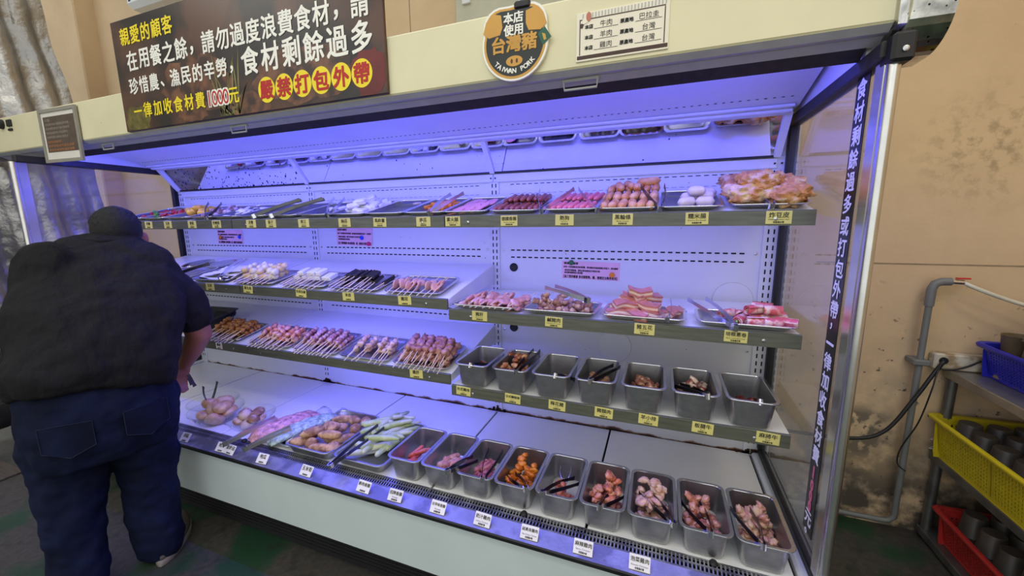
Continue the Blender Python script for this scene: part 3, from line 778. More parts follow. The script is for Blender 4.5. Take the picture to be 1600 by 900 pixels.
for (x, dx, tx, sp, dk, l) in [(1.03, 0, -.14, .05, True, 'dark tongs lying across the mushroom tray'), (1.37, 0, .16, .06, True, 'dark open tongs on the first empty top-shelf tray'), (1.49, 0, .19, .05, True, 'dark tongs in the second empty top-shelf tray'),
                        (1.84, 0, -.06, .04, False, 'steel tongs resting before the white gourd chunks'), (2.37, 0, .05, .07, False, 'open steel tongs standing in the pumpkin tray'), (2.845, -.01, .02, .13, False, 'open steel tongs between sausages and hot dogs'),
                        (3.045, -.01, -.04, .10, False, 'open steel tongs between hot dogs and fish rolls'), (3.235, 0, -.03, .07, True, 'dark tongs at the left of the rice sausage tray'), (3.545, 0, .0, .12, False, 'wide open steel tongs standing before the bean curd skin')]:
    tongs((x + dx, -.505, Z1 + .012), (x + dx + tx, -.36, Z1 + .095), l, sp, dk)
tg = [(.544, '', 'yellow price tag below the red peppers'), (.715, '玉米', 'yellow price tag below the corn'), (.917, '香菇', 'yellow price tag below the mushrooms'), (1.108, '杏鮑菇', 'yellow price tag left of the top shelf joint'),
      (1.359, '洋蔥', 'yellow price tag just right of the top shelf joint'), (1.493, '茄子', 'yellow price tag second right of the top shelf joint'), (1.701, '青江', 'yellow price tag with bold handwritten strokes on the top shelf'),
      (1.939, '絲瓜', 'yellow price tag reading 絲瓜 on the top shelf'), (2.128, '馬鈴薯', 'yellow price tag reading 馬鈴薯'), (2.342, '南瓜', 'yellow price tag reading 南瓜 below the pumpkin'), (2.476, '素火腿', 'yellow price tag reading 素火腿 below the ham slices'),
      (2.712, '德國香腸', 'yellow price tag reading 德國香腸 below the sausages'), (2.921, '熱狗', 'yellow price tag reading 熱狗 below the hot dogs'), (3.119, '黑輪條', 'yellow price tag reading 黑輪條 below the fish rolls'),
      (3.345, '糯米腸', 'yellow price tag reading 糯米腸 below the rice sausages'), (3.565, '炸豆皮', 'yellow price tag reading 炸豆皮 at the right end of the top shelf')]
en = {'南瓜': 'Pumpkin', '素火腿': 'Vegetarian ham', '德國香腸': 'German Sausage', '熱狗': 'HOT DOG', '黑輪條': 'Black wheels', '糯米腸': 'Glutinous Rice Sausage', '炸豆皮': 'FRIED Soybean skin'}
for (x, s_, l) in tg: price_tag(x, -.5098, Z1 - .022, s_ or '彩椒', en.get(s_, 'Vegetable'), l, roll=rg.uniform(-.03, .03), group='yellow price tags')
# ------------------------------------------------------------------ skewers
STICK = M('bamboo_stick', sr(240, 218, 176), rough=.6, var=.1)
stickm = MB().tube([(0, 0, 0), (.210, 0, 0)], .0019, 6).mesh('stick', STICK)
def skewer(m, chunks, sizes, label, group, start=.075, name='skewer'):
    parts = [('stick', stickm)]; x = start
    for i, s_ in enumerate(sizes):
        parts.append(('piece', chunks[i % len(chunks)], T(x, 0, 0) @ RX(rg.uniform(0, 6.28)))); x += s_
    return inst(name, m, label, 'skewer', parts, group)
def skewer_tray(base, n, chunks, sizes, label, group, ang=95, w=.25, y0=-.136, z0=.016, rows=2, lift=.016, start=.105, jit=7, x_off=0.0):
    """skewers lie side by side, handles towards the customer, a second layer on top"""
    for r_ in range(rows):
        k = n if r_ == 0 else max(2, n - 3)
        for i in range(k):
            x = x_off - w / 2 + (i + .5) * w / k + .008 + rg.uniform(-.004, .004) + .012 * r_
            skewer(base @ T(x, y0 + rg.uniform(-.006, .006), z0 + r_ * lift) @ RZ(R(ang + rg.uniform(-jit, jit))) @ RY(-.06 - .03 * r_), chunks, sizes, label, group, start)
def s2(x): return slopemat(x, -.392, Z2L, SL, .001)
def s3(x): return slopemat(x, -.392, Z3L, SL, .001)
C_TOFU = food('white_fish_ball', (232, 222, 206), rough=.4, var=.06, second=(222, 190, 130), sec=12); C_CAKE = food('white_rice_cake', (232, 230, 226), rough=.5, var=.04)
C_BLOOD = food('black_blood_cake', (34, 28, 30), rough=.4, var=.4, bump=.6, bscale=160); C_COMB = food('pale_pink_comb', (226, 172, 154), rough=.3, var=.12)
C_GOLD = food('golden_marinated_meat', (190, 130, 62), rough=.3, second=(160, 96, 40), sec=30); C_CHIK = food('pink_marinated_chicken', (214, 134, 108), rough=.25, second=(232, 178, 156), sec=22)
C_GIZ = food('mauve_gizzard', (170, 112, 110), rough=.25, second=(212, 172, 164), sec=26); C_MUSH = food('cream_button_meat', (220, 186, 160), rough=.3, var=.15, second=(188, 140, 116), sec=18)
C_LIV = food('brown_pink_liver', (168, 110, 98), rough=.25, second=(196, 148, 138), sec=24)
def ck(tag_, mat, r, amp=.25, k=3, seed=0, fl=1.0): return [lump(seed + i, r * (1.2 - .1 * i), r * (.9 + .15 * (i % 2)), r * fl, amp * 1.2, 2, 2.4).mesh(tag_, mat, smooth=True) for i in range(k)]
S2T = [(1.285, 'steel tray of white fish-ball skewers on the second shelf'), (1.622, 'steel tray of white rice-cake skewers'), (1.93, 'steel tray of black blood-cake skewers'), (2.25, 'steel tray of pale pink skewers at the right end of the sloping second shelf')]
for x, l in S2T: inst('serving_tray', s2(x), l, 'tray', TRAY, 'trays on the second shelf')
skewer_tray(s2(1.285), 8, ck('piece', C_TOFU, .019, .2, 3, 110), (.033, .033, .033), 'bamboo skewer of white fish balls', 'white fish-ball skewers', lift=.026, z0=.024)
cake = [MB().cbox((-.032, -.013, -.010), (.032, .013, .010), .002).mesh('piece', C_CAKE)]
for r_ in range(2):
    for i in range(8 - 3 * r_):
        b_ = s2(1.622) @ T(-.105 + i * .031 + .03 * r_, -.138, .018 + .022 * r_) @ RZ(R(99 + rg.uniform(-5, 5))) @ RY(-.05)
        inst('skewer', b_, 'bamboo skewer of white rectangular rice cake', 'skewer', [('stick', stickm), ('piece', cake[0], T(.155, 0, 0) @ RX(rg.uniform(-.15, .15)))], 'white rice-cake skewers')
bl = [MB().cbox((-.036, -.013, -.0075), (.036, .013, .0075), .002).mesh('piece', C_BLOOD)]
for r_ in range(2):
    for i in range(9 - 2 * r_):
        b_ = s2(1.93) @ T(-.105 + i * .029 + .02 * r_, -.138, .018 + .024 * r_) @ RZ(R(97 + rg.uniform(-8, 8))) @ RY(-.05)
        inst('skewer', b_, 'bamboo skewer of black blood cake', 'skewer', [('stick', stickm), ('piece', bl[0], T(.15, 0, 0) @ RX(rg.uniform(-.6, .6)))], 'black blood-cake skewers')
skewer_tray(s2(2.25), 8, [lump(120 + i, .030, .020, .006, .3).mesh('piece', C_COMB, smooth=True) for i in range(3)], (.04, .04), 'bamboo skewer of flat pale pink pieces', 'pale pink skewers', rows=1, start=.10, lift=.01, z0=.018)
S3T = [(.985, 'steel tray of golden skewers beside the elbow of the man'), (1.352, 'steel tray of pink chicken skewers on the third shelf'), (1.662, 'steel tray of mauve gizzard skewers'), (1.965, 'steel tray with two small groups of cream skewers'), (2.272, 'steel tray heaped with brown-pink liver skewers')]
for x, l in S3T: inst('serving_tray', s3(x), l, 'tray', TRAY, 'trays on the third shelf')
skewer_tray(s3(.985), 9, ck('piece', C_GOLD, .015, .35, 3, 130), (.028, .026, .026, .026), 'bamboo skewer of golden marinated meat', 'golden meat skewers', lift=.022)
skewer_tray(s3(1.352), 9, ck('piece', C_CHIK, .017, .35, 3, 140), (.03, .03, .03), 'bamboo skewer of pink marinated chicken', 'pink chicken skewers', lift=.020)
skewer_tray(s3(1.662), 11, ck('piece', C_GIZ, .0125, .25, 3, 150), (.022, .022, .022, .022, .022), 'bamboo skewer of small mauve gizzards', 'gizzard skewers', lift=.018, start=.105)
for xo in (-.045, .085):
    skewer_tray(s3(1.965), 3, ck('piece', C_MUSH, .016, .3, 3, 160), (.029, .029, .029), 'bamboo skewer of cream-coloured meat', 'cream meat skewers', w=.10, x_off=xo, rows=2, lift=.02)
skewer_tray(s3(2.272), 10, ck('piece', C_LIV, .019, .35, 3, 170), (.028, .028, .028, .028), 'bamboo skewer of brown-pink liver', 'liver skewers', rows=3, lift=.020, start=.09)
# left end of the second shelf: round plates, sheets in trays
PLATE = MB().lathe([(0, 0), (.06, .001), (.088, .012), (.090, .014), (.086, .014), (.06, .004), (0, .003)], 24).mesh('plate', STEELR, auto=60)
def flatp(o): return o
one('round_plate', PLATE, s2(.47) @ T(0, .16, .004), 'round steel plate at the back left of the second shelf', 'plate', 'round steel plates')
one('round_plate', PLATE, s2(.68) @ T(0, .17, .004), 'round steel plate behind the dark tongs, right of the other round plate', 'plate', 'round steel plates')
inst('serving_tray', s2(.62), 'steel tray with dark tongs beside the shoulder of the man', 'tray', TRAY, 'trays on the second shelf')
inst('serving_tray', s2(.945) @ RZ(.06), 'steel tray with white sheets of bean curd, left of the fish-ball skewers', 'tray', TRAY, 'trays on the second shelf')
shm = [MB().add([(x_ * .11 - .055 + .0, y_ * .035 - .07, .004 * math.sin(x_ * 3 + y_ * 2) + .003 * ((x_ + y_) % 2)) for x_ in range(3) for y_ in range(5)],
       [(a * 5 + b_, (a + 1) * 5 + b_, (a + 1) * 5 + b_ + 1, a * 5 + b_ + 1) for a in range(2) for b_ in range(4)]).mesh('sheet', C_CAKE, smooth=True)]
for i in range(5):
    one('bean_curd_sheet', shm[0], s2(.945) @ T(-.07 + .03 * i, .0 + .01 * (i % 2), .016 + .007 * i) @ RZ(R(-12 + 9 * i)), 'white bean curd sheet in the tray left of the fish-ball skewers', 'bean curd', 'white bean curd sheets')
tongs(s2(.66) @ Vector((0, -.12, .028)), s2(.66) @ Vector((.10, .05, .055)), 'dark tongs in the tray beside the shoulder of the man', .05, True)
tongs(s2(1.04) @ Vector((0, -.09, .028)), s2(1.0) @ Vector((.03, .08, .085)), 'steel tongs standing in the tray of white bean curd sheets', .03, False)
BLK = pan_meshes(.27, .20, .045, .02, 'black_box', steel=M('black_plastic', (.02, .02, .024), rough=.35, var=.2))
BLKR = [(BLK[0][0], BLK[0][1]), ('rim', BLK[1][1].copy())]; BLKR[1][1].materials[0] = MATS['black_plastic']
inst('plastic_tray', s3(.66) @ T(0, .06, 0), 'lower of two nested black plastic trays behind the forearm of the man', 'tray', BLKR, 'black plastic trays')
inst('plastic_tray', s3(.66) @ T(.012, .07, .022) @ RZ(.05), 'upper of two nested black plastic trays behind the forearm of the man', 'tray', BLKR, 'black plastic trays')
for (x, z, s_, l) in [(.992, Z2L, '豆皮', 'yellow price tag below the bean curd sheets'), (1.281, Z2L, '貢丸串', 'yellow price tag below the fish-ball skewers'), (1.642, Z2L, '百頁豆腐', 'yellow price tag below the rice-cake skewers'),
                      (1.928, Z2L, '米血', 'yellow price tag reading 米血 below the blood-cake skewers'), (2.231, Z2L, '雞冠', 'yellow price tag below the pale pink skewers'), (2.27, Z3L, '雞肝', 'yellow price tag below the liver skewers')]:
    price_tag(x, -.5098, z - .018, s_, '', l, roll=rg.uniform(-.05, .05), group='yellow price tags')
price_tag(.999, -.5098, Z3L - .022, '雞皮', '', 'small white price tag below the golden skewers', TAGW, .05, .034)
# ------------------------------------------------------------------ right bay, level second shelf
C_SALT = food('salted_pork', (150, 104, 82), rough=.35, second=(206, 166, 146), sec=26); C_BELLY = food('pork_belly_meat', (196, 124, 116), rough=.3, var=.15)
C_FAT = food('pork_belly_fat', (236, 208, 190), rough=.3, var=.05); C_BACON = food('bacon_roll_meat', (214, 96, 110), rough=.3, second=(240, 206, 200), sec=38, var=.15)
C_PINKS = food('thin_pink_meat', (206, 140, 132), rough=.25, second=(226, 176, 168), sec=24)
zt = Z2R + .001
def r2(x): return T(x, -.400, zt)
R2T = [(2.588, 'steel tray of pinkish skewers at the left end of the level shelf'), (2.893, 'steel tray of brown salted pork under long steel tongs'), (3.195, 'steel tray stacked with thick pork belly'), (3.512, 'steel tray of bacon rolls at the right end of the level shelf')]
for x, l in R2T: inst('serving_tray', r2(x) @ RZ(.0 if x < 3.1 else -.03), l, 'tray', TRAY, 'trays on the level second shelf')
skewer_tray(r2(2.588), 9, [lump(200 + i, .032, .022, .008, .35).mesh('piece', C_PINKS, smooth=True) for i in range(3)], (.035, .035, .035), 'bamboo skewer of thin pink meat', 'thin pink meat skewers', rows=2, start=.06, lift=.014, ang=82, y0=-.115, z0=.014)
scatter(r2(2.893), 'salted_pork_chunk', lumps('pork', C_SALT, .017, .014, .011, .35, 4, 2, 210), 58, .26, .19, .024, .017, 'brown salted pork chunk under the long tongs', 'pork', 'salted pork chunks', flat=.8)
def belly(seed, L, wd, h):
    """slab with lean and fat layers"""
    rg2 = random.Random(seed); nx = 9
    def layer(z0, z1):
        rings = []
        for i in range(nx):
            x = -L/2 + L * i / (nx - 1); o = .004 * math.sin(i * .9 + seed); w2 = wd / 2 * (1 + .08 * math.sin(i * 1.7 + seed))
            zc = .006 * math.sin(i * .55 + seed)
            rings.append([(x, -w2 + o, zc + z0), (x, w2 + o, zc + z0), (x, w2 + o, zc + z1), (x, -w2 + o, zc + z1)])
        return MB().rings(rings)
    return [('lean_layer', layer(0, h * .34).mesh('lean', C_BELLY, auto=50)), ('fat_layer', layer(h * .34, h * .72).mesh('fat', C_FAT, auto=50)), ('rind', layer(h * .72, h).mesh('rind', C_BELLY, auto=50))]
BEL = [belly(i, .105 - .012 * i, .036, .024) for i in range(3)]
for i, (a, b_, c_, an, tl) in enumerate([(-.075, -.055, .006, 25, 0), (-.02, -.06, .008, -30, .3), (.04, -.05, .008, 35, 0), (.105, .03, .006, 60, .5), (-.08, .02, .010, 60, .2), (-.01, .01, .012, -15, .2),
                                      (-.055, -.035, .034, 30, .3), (.01, -.03, .034, -18, .2), (-.035, .0, .056, 10, .4), (.01, .01, .058, 34, .3), (-.06, .03, .040, 70, .4), (-.015, -.01, .080, 14, .25)]):
    inst('pork_belly', r2(3.195) @ T(a, b_, c_) @ RZ(R(an)) @ RX(tl), 'thick pork belly slice with white fat layer in the stack', 'pork', BEL[i % 3], 'pork belly slices')
roll = []
for i in range(2):
    sp = [(.006 + .0125 * t / 26, -1) for t in range(1)]
    mb = MB(); n = 26; pr = []
    for t in range(n + 1):
        a = t * .5; r_ = .007 + .0105 * t / n; pr.append((r_ * math.cos(a), r_ * math.sin(a)))
    inner = [((1 - .0028 / math.hypot(*p)) * p[0], (1 - .0028 / math.hypot(*p)) * p[1]) for p in pr]
    L = .026 + .004 * i; v = []
    for t in range(n + 1):
        for (p, x) in ((pr[t], -L), (pr[t], L), (inner[t], -L), (inner[t], L)): v.append((x, p[0], p[1]))
    f = []
    for t in range(n):
        a, c = 4 * t, 4 * t + 4; f += [(a, c, c + 1, a + 1), (a + 2, a + 3, c + 3, c + 2), (a, a + 2, c + 2, c), (a + 1, c + 1, c + 3, a + 3)]
    roll.append(MB().add(v, f).mesh('bacon', C_BACON, auto=50))
SCAL = capsule(.064, .0055, 0, 7).mesh('scallion', food('green_scallion', (150, 176, 104), rough=.4), smooth=True)
k = 0
for (a, b_, c_, an) in [(-.02, -.06, .022, 70), (.03, -.065, .022, 10), (.075, -.065, .022, 8), (.115, -.055, .022, -20), (0, -.01, .022, 60), (.05, -.012, .024, -8), (.1, -.01, .022, 12), (-.04, .04, .022, 40), (.01, .05, .022, 10), (.06, .05, .022, -20), (.11, .045, .022, 15), (.03, -.03, .054, 30), (.08, -.03, .056, 0), (.06, .02, .056, -20)]:
    inst('bacon_roll', r2(3.512) @ T(a, b_, c_) @ RZ(R(an)) @ RX(rg.uniform(0, 6)), 'pink bacon roll around scallion at the right end of the level shelf', 'bacon roll', [('bacon', roll[k % 2]), ('scallion', SCAL)], 'bacon rolls'); k += 1
tongs((3.005, -.47, zt + .060), (2.83, -.36, zt + .085), 'long steel tongs lying across the salted pork', .045)
tongs((3.275, -.508, zt + .020), (3.25, -.36, zt + .060), 'open steel tongs leaning on the right of the pork belly', .06)
tongs((3.475, -.530, zt + .012), (3.375, -.33, zt + .062), 'large steel tongs hanging over the rail left of the bacon rolls', .06)
for (x, s_, e_, l) in [(2.582, '豬肝', 'Pork liver', 'yellow price tag at the left end of the level second shelf'), (2.885, '鹹豬肉', 'Salted pork belly', 'yellow price tag reading 鹹豬肉'), (3.204, '豬五花', 'Pork belly', 'yellow price tag reading 豬五花 below the pork belly'), (3.480, '培根蔥卷', 'Bacon and Scallion Rolls', 'yellow price tag reading 培根蔥卷 below the bacon rolls')]:
    price_tag(x, -.5098, Z2R - .020, s_, e_, l, roll=-.02, group='yellow price tags')
# ------------------------------------------------------------------ right bay, third shelf: seven deep pans
MEATS = {}
def meat(nm, col, sec): return food(nm, col, rough=.22, second=sec, sec=24, var=.25)
C3 = [meat('dark_red_meat', (132, 59, 51), (202, 127, 108)), meat('sauced_pork', (165, 99, 68), (231, 172, 132)), meat('brown_marinated_slices', (177, 113, 73), (228, 177, 132)), meat('grey_brown_meat', (151, 113, 87), (177, 132, 101)),
      meat('lamb_chop_meat', (153, 92, 73), (219, 174, 148)), meat('fatty_beef', (143, 73, 63), (240, 212, 195)), meat('deep_red_beef', (92, 28, 28), (129, 54, 49))]
P3X = [2.535 + .1685 * i for i in range(7)]
words3 = ['leftmost', 'second', 'third', 'fourth', 'fifth', 'sixth', 'rightmost']
what3 = ['a little dark red meat', 'sauced brown pork', 'a few brown slices', 'grey-brown meat', 'lamb chop strips', 'fatty beef', 'a thin layer of deep red beef']
cnt3 = [14, 44, 18, 30, 44, 40, 26]; hh3 = [(.02, .04), (0, .0), (-.01, -.03), (.02, -.02), (.0, .0), (.01, .01), (-.02, -.05)]
def pan_fill(base, mat, n, seed, cx, cy, label, group, size=(.021, .012, .009), cat='meat', nm='meat_piece', z0=.006, sub=3, amp=.34):
    ms = [lump(seed + i, size[0] * (1.1 - .12 * i), size[1] * (1 + .15 * (i % 2)), size[2], amp, sub, 1.7).mesh(nm, mat, smooth=True) for i in range(5)]
    full = n > 30
    scatter(base, nm, ms, n, .086 if full else .068, .146 if full else .10, size[0] * 1.35, size[2] * 1.9, label, cat, group, cx * .3, cy * (.5 if full else .8) - (.006 if full else 0), .7, False, z0, stack=.60)
for i, x in enumerate(P3X):
    b_ = T(x, -.392, Z3R + .001)
    inst('steel_pan', b_, f'{words3[i]} deep steel pan on the third shelf, with {what3[i]}', 'pan', PAN, 'deep pans on the third shelf')
    pan_fill(b_, C3[i], cnt3[i], 300 + 10 * i, hh3[i][0], hh3[i][1], f'meat piece among {what3[i]} in the {words3[i]} third-shelf pan', f'meat in the {words3[i]} third-shelf pan', nm=('pork_piece', 'pork_piece', 'pork_piece', 'pork_piece', 'lamb_piece', 'beef_piece', 'beef_piece')[i], z0=.012 if i in (1, 4, 5) else .006)
tp3 = [(.0, -.118, .098, .06, .03, .045), (.035, -.13, .101, .05, .10, .115), (.02, -.12, .100, .06, -.01, .05), (-.015, -.13, .101, .06, .06, .10), (.035, -.128, .101, -.055, .0, .075), (.02, -.115, .098, .03, .02, .04)]
for (a, b_, c_, ex, ey, ez), i in zip(tp3, (0, 1, 2, 3, 5, 6)):
    tongs((P3X[i] + a, -.392 + b_, Z3R + c_), (P3X[i] + ex, -.392 + ey, Z3R + ez), f'tongs with bright clip in the {words3[i]} third-shelf pan', .02 if i else .015, True)
for (x, s_, l) in [(2.499, '台式雞排', 'yellow price tag at the left end of the third shelf below the nearly empty pan'), (2.719, '台式醃豬排', 'yellow price tag second from left on the third shelf'), (2.900, '梅花豬', 'yellow price tag reading 梅花豬'),
                   (3.076, '豬頸肉', 'yellow price tag with handwritten words on the third shelf'), (3.231, '羊小排', 'yellow price tag reading 羊小排'), (3.405, '板腱牛', 'yellow price tag reading 板腱牛'), (3.595, '麻將牛', 'yellow price tag reading 麻將牛 at the right end of the third shelf')]:
    price_tag(x, -.5098, Z3R - .020, s_, 'Beef' if '牛' in s_ else 'Pork', l, roll=-.04, group='yellow price tags')
# ------------------------------------------------------------------ the deck: nine deep pans
CD = [meat('red_sausage_skin', (196, 84, 70), (206, 110, 90)), meat('pink_raw_sausage', (186, 122, 110), (214, 166, 150)), meat('crimson_sausage', (150, 66, 74), (196, 120, 120)), meat('orange_marinated_chicken', (214, 128, 34), (198, 100, 24)),
      meat('salmon_marinated_chicken', (196, 106, 78), (206, 130, 100)), meat('orange_pink_chicken', (196, 110, 78), (216, 150, 118)), meat('pale_pink_chicken', (206, 160, 138), (222, 186, 164)), meat('brown_pink_chicken', (176, 108, 84), (206, 150, 128)),
      meat('pale_kimchi_chicken', (206, 148, 126), (212, 176, 130))]
whatd = ['red sausages', 'pink raw sausages', 'crimson sausages', 'bright orange chicken', 'a few salmon-coloured pieces', 'orange-pink chicken', 'pale pink chicken', 'brown-pink chicken', 'pale and pink chicken']
wordd = ['first', 'second', 'third', 'fourth', 'fifth', 'sixth', 'seventh', 'eighth', 'ninth']
PDX = [2.312 + .1575 * i for i in range(9)]; YP = -.575
for i, x in enumerate(PDX):
    b_ = T(x, YP, DZ + .001)
    inst('steel_pan', b_, f'{wordd[i]} deep steel deck pan from the left, with {whatd[i]}', 'pan', PAN, 'deep pans on the deck')
    g_ = f'food in the {wordd[i]} deck pan'
    if i in (0, 1, 2):
        ms = [capsule(.085, .0095 if i == 0 else .013, .12 if i == 0 else .3, 8, wob=.05 if i == 0 else .18, seed=q + i).mesh('sausage', CD[i], smooth=True) for q in range(2)]
        for q in range((9, 10, 10)[i]):
            one('sausage', ms[q % 2], b_ @ T(-.035 + .013 * (q % 6) + .006 * (q // 6), -.02 + .035 * (q // 6) + rg.uniform(-.03, .02), .030 + .015 * (q // 5)) @ RZ(R(60 + rg.uniform(-18, 18))) @ RY(rg.uniform(-.3, .1)), f'{["slim red sausage", "lumpy pink raw sausage", "crimson raw sausage"][i]} in the {wordd[i]} deck pan', 'sausage', g_)
    else:
        n = (0, 0, 0, 44, 16, 58, 58, 54, 54)[i]; cx, cy = [(0, 0)] * 3 and [(0,0),(0,0),(0,0),(.0,.0),(.02,-.05),(.01,-.01),(-.01,-.01),(-.01,-.02),(-.005,-.02)][i]
        pan_fill(b_, CD[i], n, 400 + 10 * i, cx, cy, f'{["","","","bright orange chicken piece","salmon-coloured meat piece","orange-pink chicken piece","pale pink chicken piece","brown-pink chicken piece","pale or pink chicken piece"][i]} in the {wordd[i]} deck pan', g_, size=(.020, .0135, .010), nm='chicken_piece', z0=.010 if i != 4 else .006)
TD = [None, (.055, -.135, .102, .12, -.02, .10), (.045, -.132, .104, .012, .07, .095), (.058, -.13, .104, -.03, -.05, .085), (-.045, -.132, .104, .055, .0, .088), (-.005, -.132, .104, .055, -.02, .09), (.068, -.132, .104, -.03, .0, .10), (.012, -.132, .104, -.035, .02, .085), (-.01, -.132, .104, -.045, .02, .10)]
for i, t in enumerate(TD):
    if t: tongs((PDX[i] + t[0], YP + t[1], DZ + t[2]), (PDX[i] + t[3], YP + t[4], DZ + t[5]), f'tongs with bright spring clip resting on the rim of the {wordd[i]} deck pan', .05 if i in (2, 7, 8) else .025, True)
tongs((PDX[4] + .0, YP + .02, DZ + .04), (PDX[4] - .01, YP + .09, DZ + .07), 'second pair of tongs standing inside the fifth deck pan', .03, False)
# potatoes and green stalks
C_POT = food('sweet_potato_skin', (200, 158, 116), rough=.7, second=(150, 108, 76), sec=22, bump=.6, bscale=40, spots=((.12, .07, .04), 90, .10)); C_STALK = food('pale_green_stalk', (170, 184, 120), rough=.35, second=(206, 210, 168), sec=9, var=.15)
bt1 = T(1.805, -.533, DZ + .001); bt2 = T(2.085, -.530, DZ + .001)
inst('deep_tray', bt1, 'deep steel tray of sweet potatoes on the deck', 'tray', BIGT, 'deep trays on the deck')
inst('deep_tray', bt2, 'deep steel tray of pale green stalks on the deck', 'tray', BIGT, 'deep trays on the deck')
potm = [lump(500 + i, (.038, .031, .054, .034)[i], (.025, .025, .022, .027)[i], .023, .19, 3, .7).mesh('sweet_potato', C_POT, smooth=True) for i in range(4)]
for i, (a, b_, c_, an) in enumerate([(-.085, -.13, .035, 30), (-.03, -.12, .035, 60), (.04, -.13, .033, 15), (.09, -.11, .034, 80), (-.08, -.06, .035, 70), (.02, -.055, .035, 35), (.085, -.04, .035, 60), (-.07, .03, .037, 80), (.0, .03, .036, 40),
                                 (.075, .05, .036, 100), (-.06, .11, .036, 30), (.01, .12, .036, 0), (.08, .12, .036, 120), (-.045, -.09, .075, 62), (.05, -.08, .072, 20), (.01, -.02, .070, 50)]):
    one('sweet_potato', potm[(2 if i == 13 else i) % 4], bt1 @ T(a, b_, c_) @ RZ(R(an)), 'knobbly brown sweet potato in the deep tray', 'sweet potato', 'sweet potatoes')
stk = []
for i in range(3):
    L = .15 + .02 * i; stk.append(MB().tube([(-L/2, 0, 0), (-L/2 + .01, .001, 0), (-L/4, .004, 0), (0, .006, 0), (L/4, .005, 0), (L/2 - .012, 0, 0), (L/2, -.002, 0)], [.006, .0115, .014, .0145, .012, .009, .004], 9).mesh('vegetable_stalk', C_STALK, smooth=True))
for i in range(32):
    lay = i // 9
    one('vegetable_stalk', stk[i % 3], bt2 @ T(-.075 + .145 * ((i * 5 % 9) / 8) + rg.uniform(-.01, .01), rg.uniform(-.115, .125) + .02 * lay, .022 + .022 * lay) @ RZ(R((65 if i % 3 else 20) + rg.uniform(-28, 28))) @ RX(rg.uniform(-.1, .1)) @ RY(rg.uniform(-.12, .12)), 'peeled pale green vegetable stalk in the deep tray', 'vegetable', 'pale green vegetable stalks')
tongs((2.005, -.768, DZ + .045), (2.07, -.52, DZ + .105), 'long dark tongs lying over the pale green stalks', .035, True)
# bowls, bags
CLEAR = glass('clear_plastic', (.985, .99, .99), haze=.035, hazecol=(.85, .85, .9), rough=.03, ior=1.25)
def bowl(r, h): return MB().lathe([(0, .002), (r * .62, .002), (r * .72, .008), (r * .96, h - .004), (r, h), (r + .006, h + .001), (r + .006, h - .002), (r * .985, h - .006), (r * .74, .004), (r * .62, 0), (0, 0)], 32)
C_BUN = food('tan_onion_skin', (206, 158, 112), rough=.35, second=(230, 196, 156), sec=10); C_CAP = food('brown_mushroom_cap', (150, 106, 72), rough=.5, second=(214, 186, 160), sec=14)
bowls = [(1.055, -.60, .122, .065, 'clear plastic bowl of tan round vegetables with tongs'), (1.275, -.575, .112, .055, 'clear plastic bowl of brown mushroom caps'), (.87, -.50, .12, .035, 'shallow clear plastic bowl behind the bowl of tan vegetables')]
for (x, y, r_, h_, l) in bowls: one('plastic_bowl', bowl(r_, h_).mesh('plastic_bowl', CLEAR, smooth=True), T(x, y, DZ + .001), l, 'bowl', 'clear plastic bowls')
bunm = [lump(530 + i, .046, .043, .030, .20, 3, .5).mesh('tan_vegetable', C_BUN, smooth=True) for i in range(3)]
for i, m in enumerate([(-.045, -.03, .032), (.04, -.04, .032), (.0, .045, .032), (-.05, .03, .04), (.05, .03, .04), (.0, -.005, .07), (.045, .0, .08), (-.045, .01, .078), (.01, .04, .085)]):
    one('tan_vegetable', bunm[i % 3], T(1.055, -.60, DZ) @ T(*m) @ rnd_rot(rg, .7), 'round tan vegetable piled in the clear bowl', 'vegetable', 'tan vegetables in the bowl')
capm = [MB().lathe([(0, -.006), (.012, -.008), (.030, -.010), (.032, -.002), (.025, .012), (.012, .019), (0, .021)], 16).mesh('cap', C_CAP, smooth=True)]; stem = MB().tube([(0, 0, -.03), (0, 0, 0)], [.010, .008], 9).mesh('stem', C_WHITE, smooth=True)
for i, m in enumerate([(-.04, -.03, .028), (.03, -.04, .028), (.045, .02, .03), (-.03, .04, .03), (0, 0, .032), (-.02, -.01, .058), (.03, .01, .056), (.0, .045, .05), (.05, -.02, .05), (-.05, .01, .05)]):
    inst('mushroom', T(1.275, -.575, DZ) @ T(*m) @ rnd_rot(rg, .9), 'brown capped mushroom in the clear bowl', 'mushroom', [('cap', capm[0]), ('stem', stem)], 'mushrooms in the bowl')
tongs((1.005, -.60, DZ + .075), (1.035, -.60, DZ + .20), 'dark tongs standing upright in the bowl of tan vegetables', .06, True)
inst('serving_tray', T(1.585, -.545, DZ + .001) @ RZ(R(88)), 'flat steel tray under the two plastic bags', 'tray', TRAY)
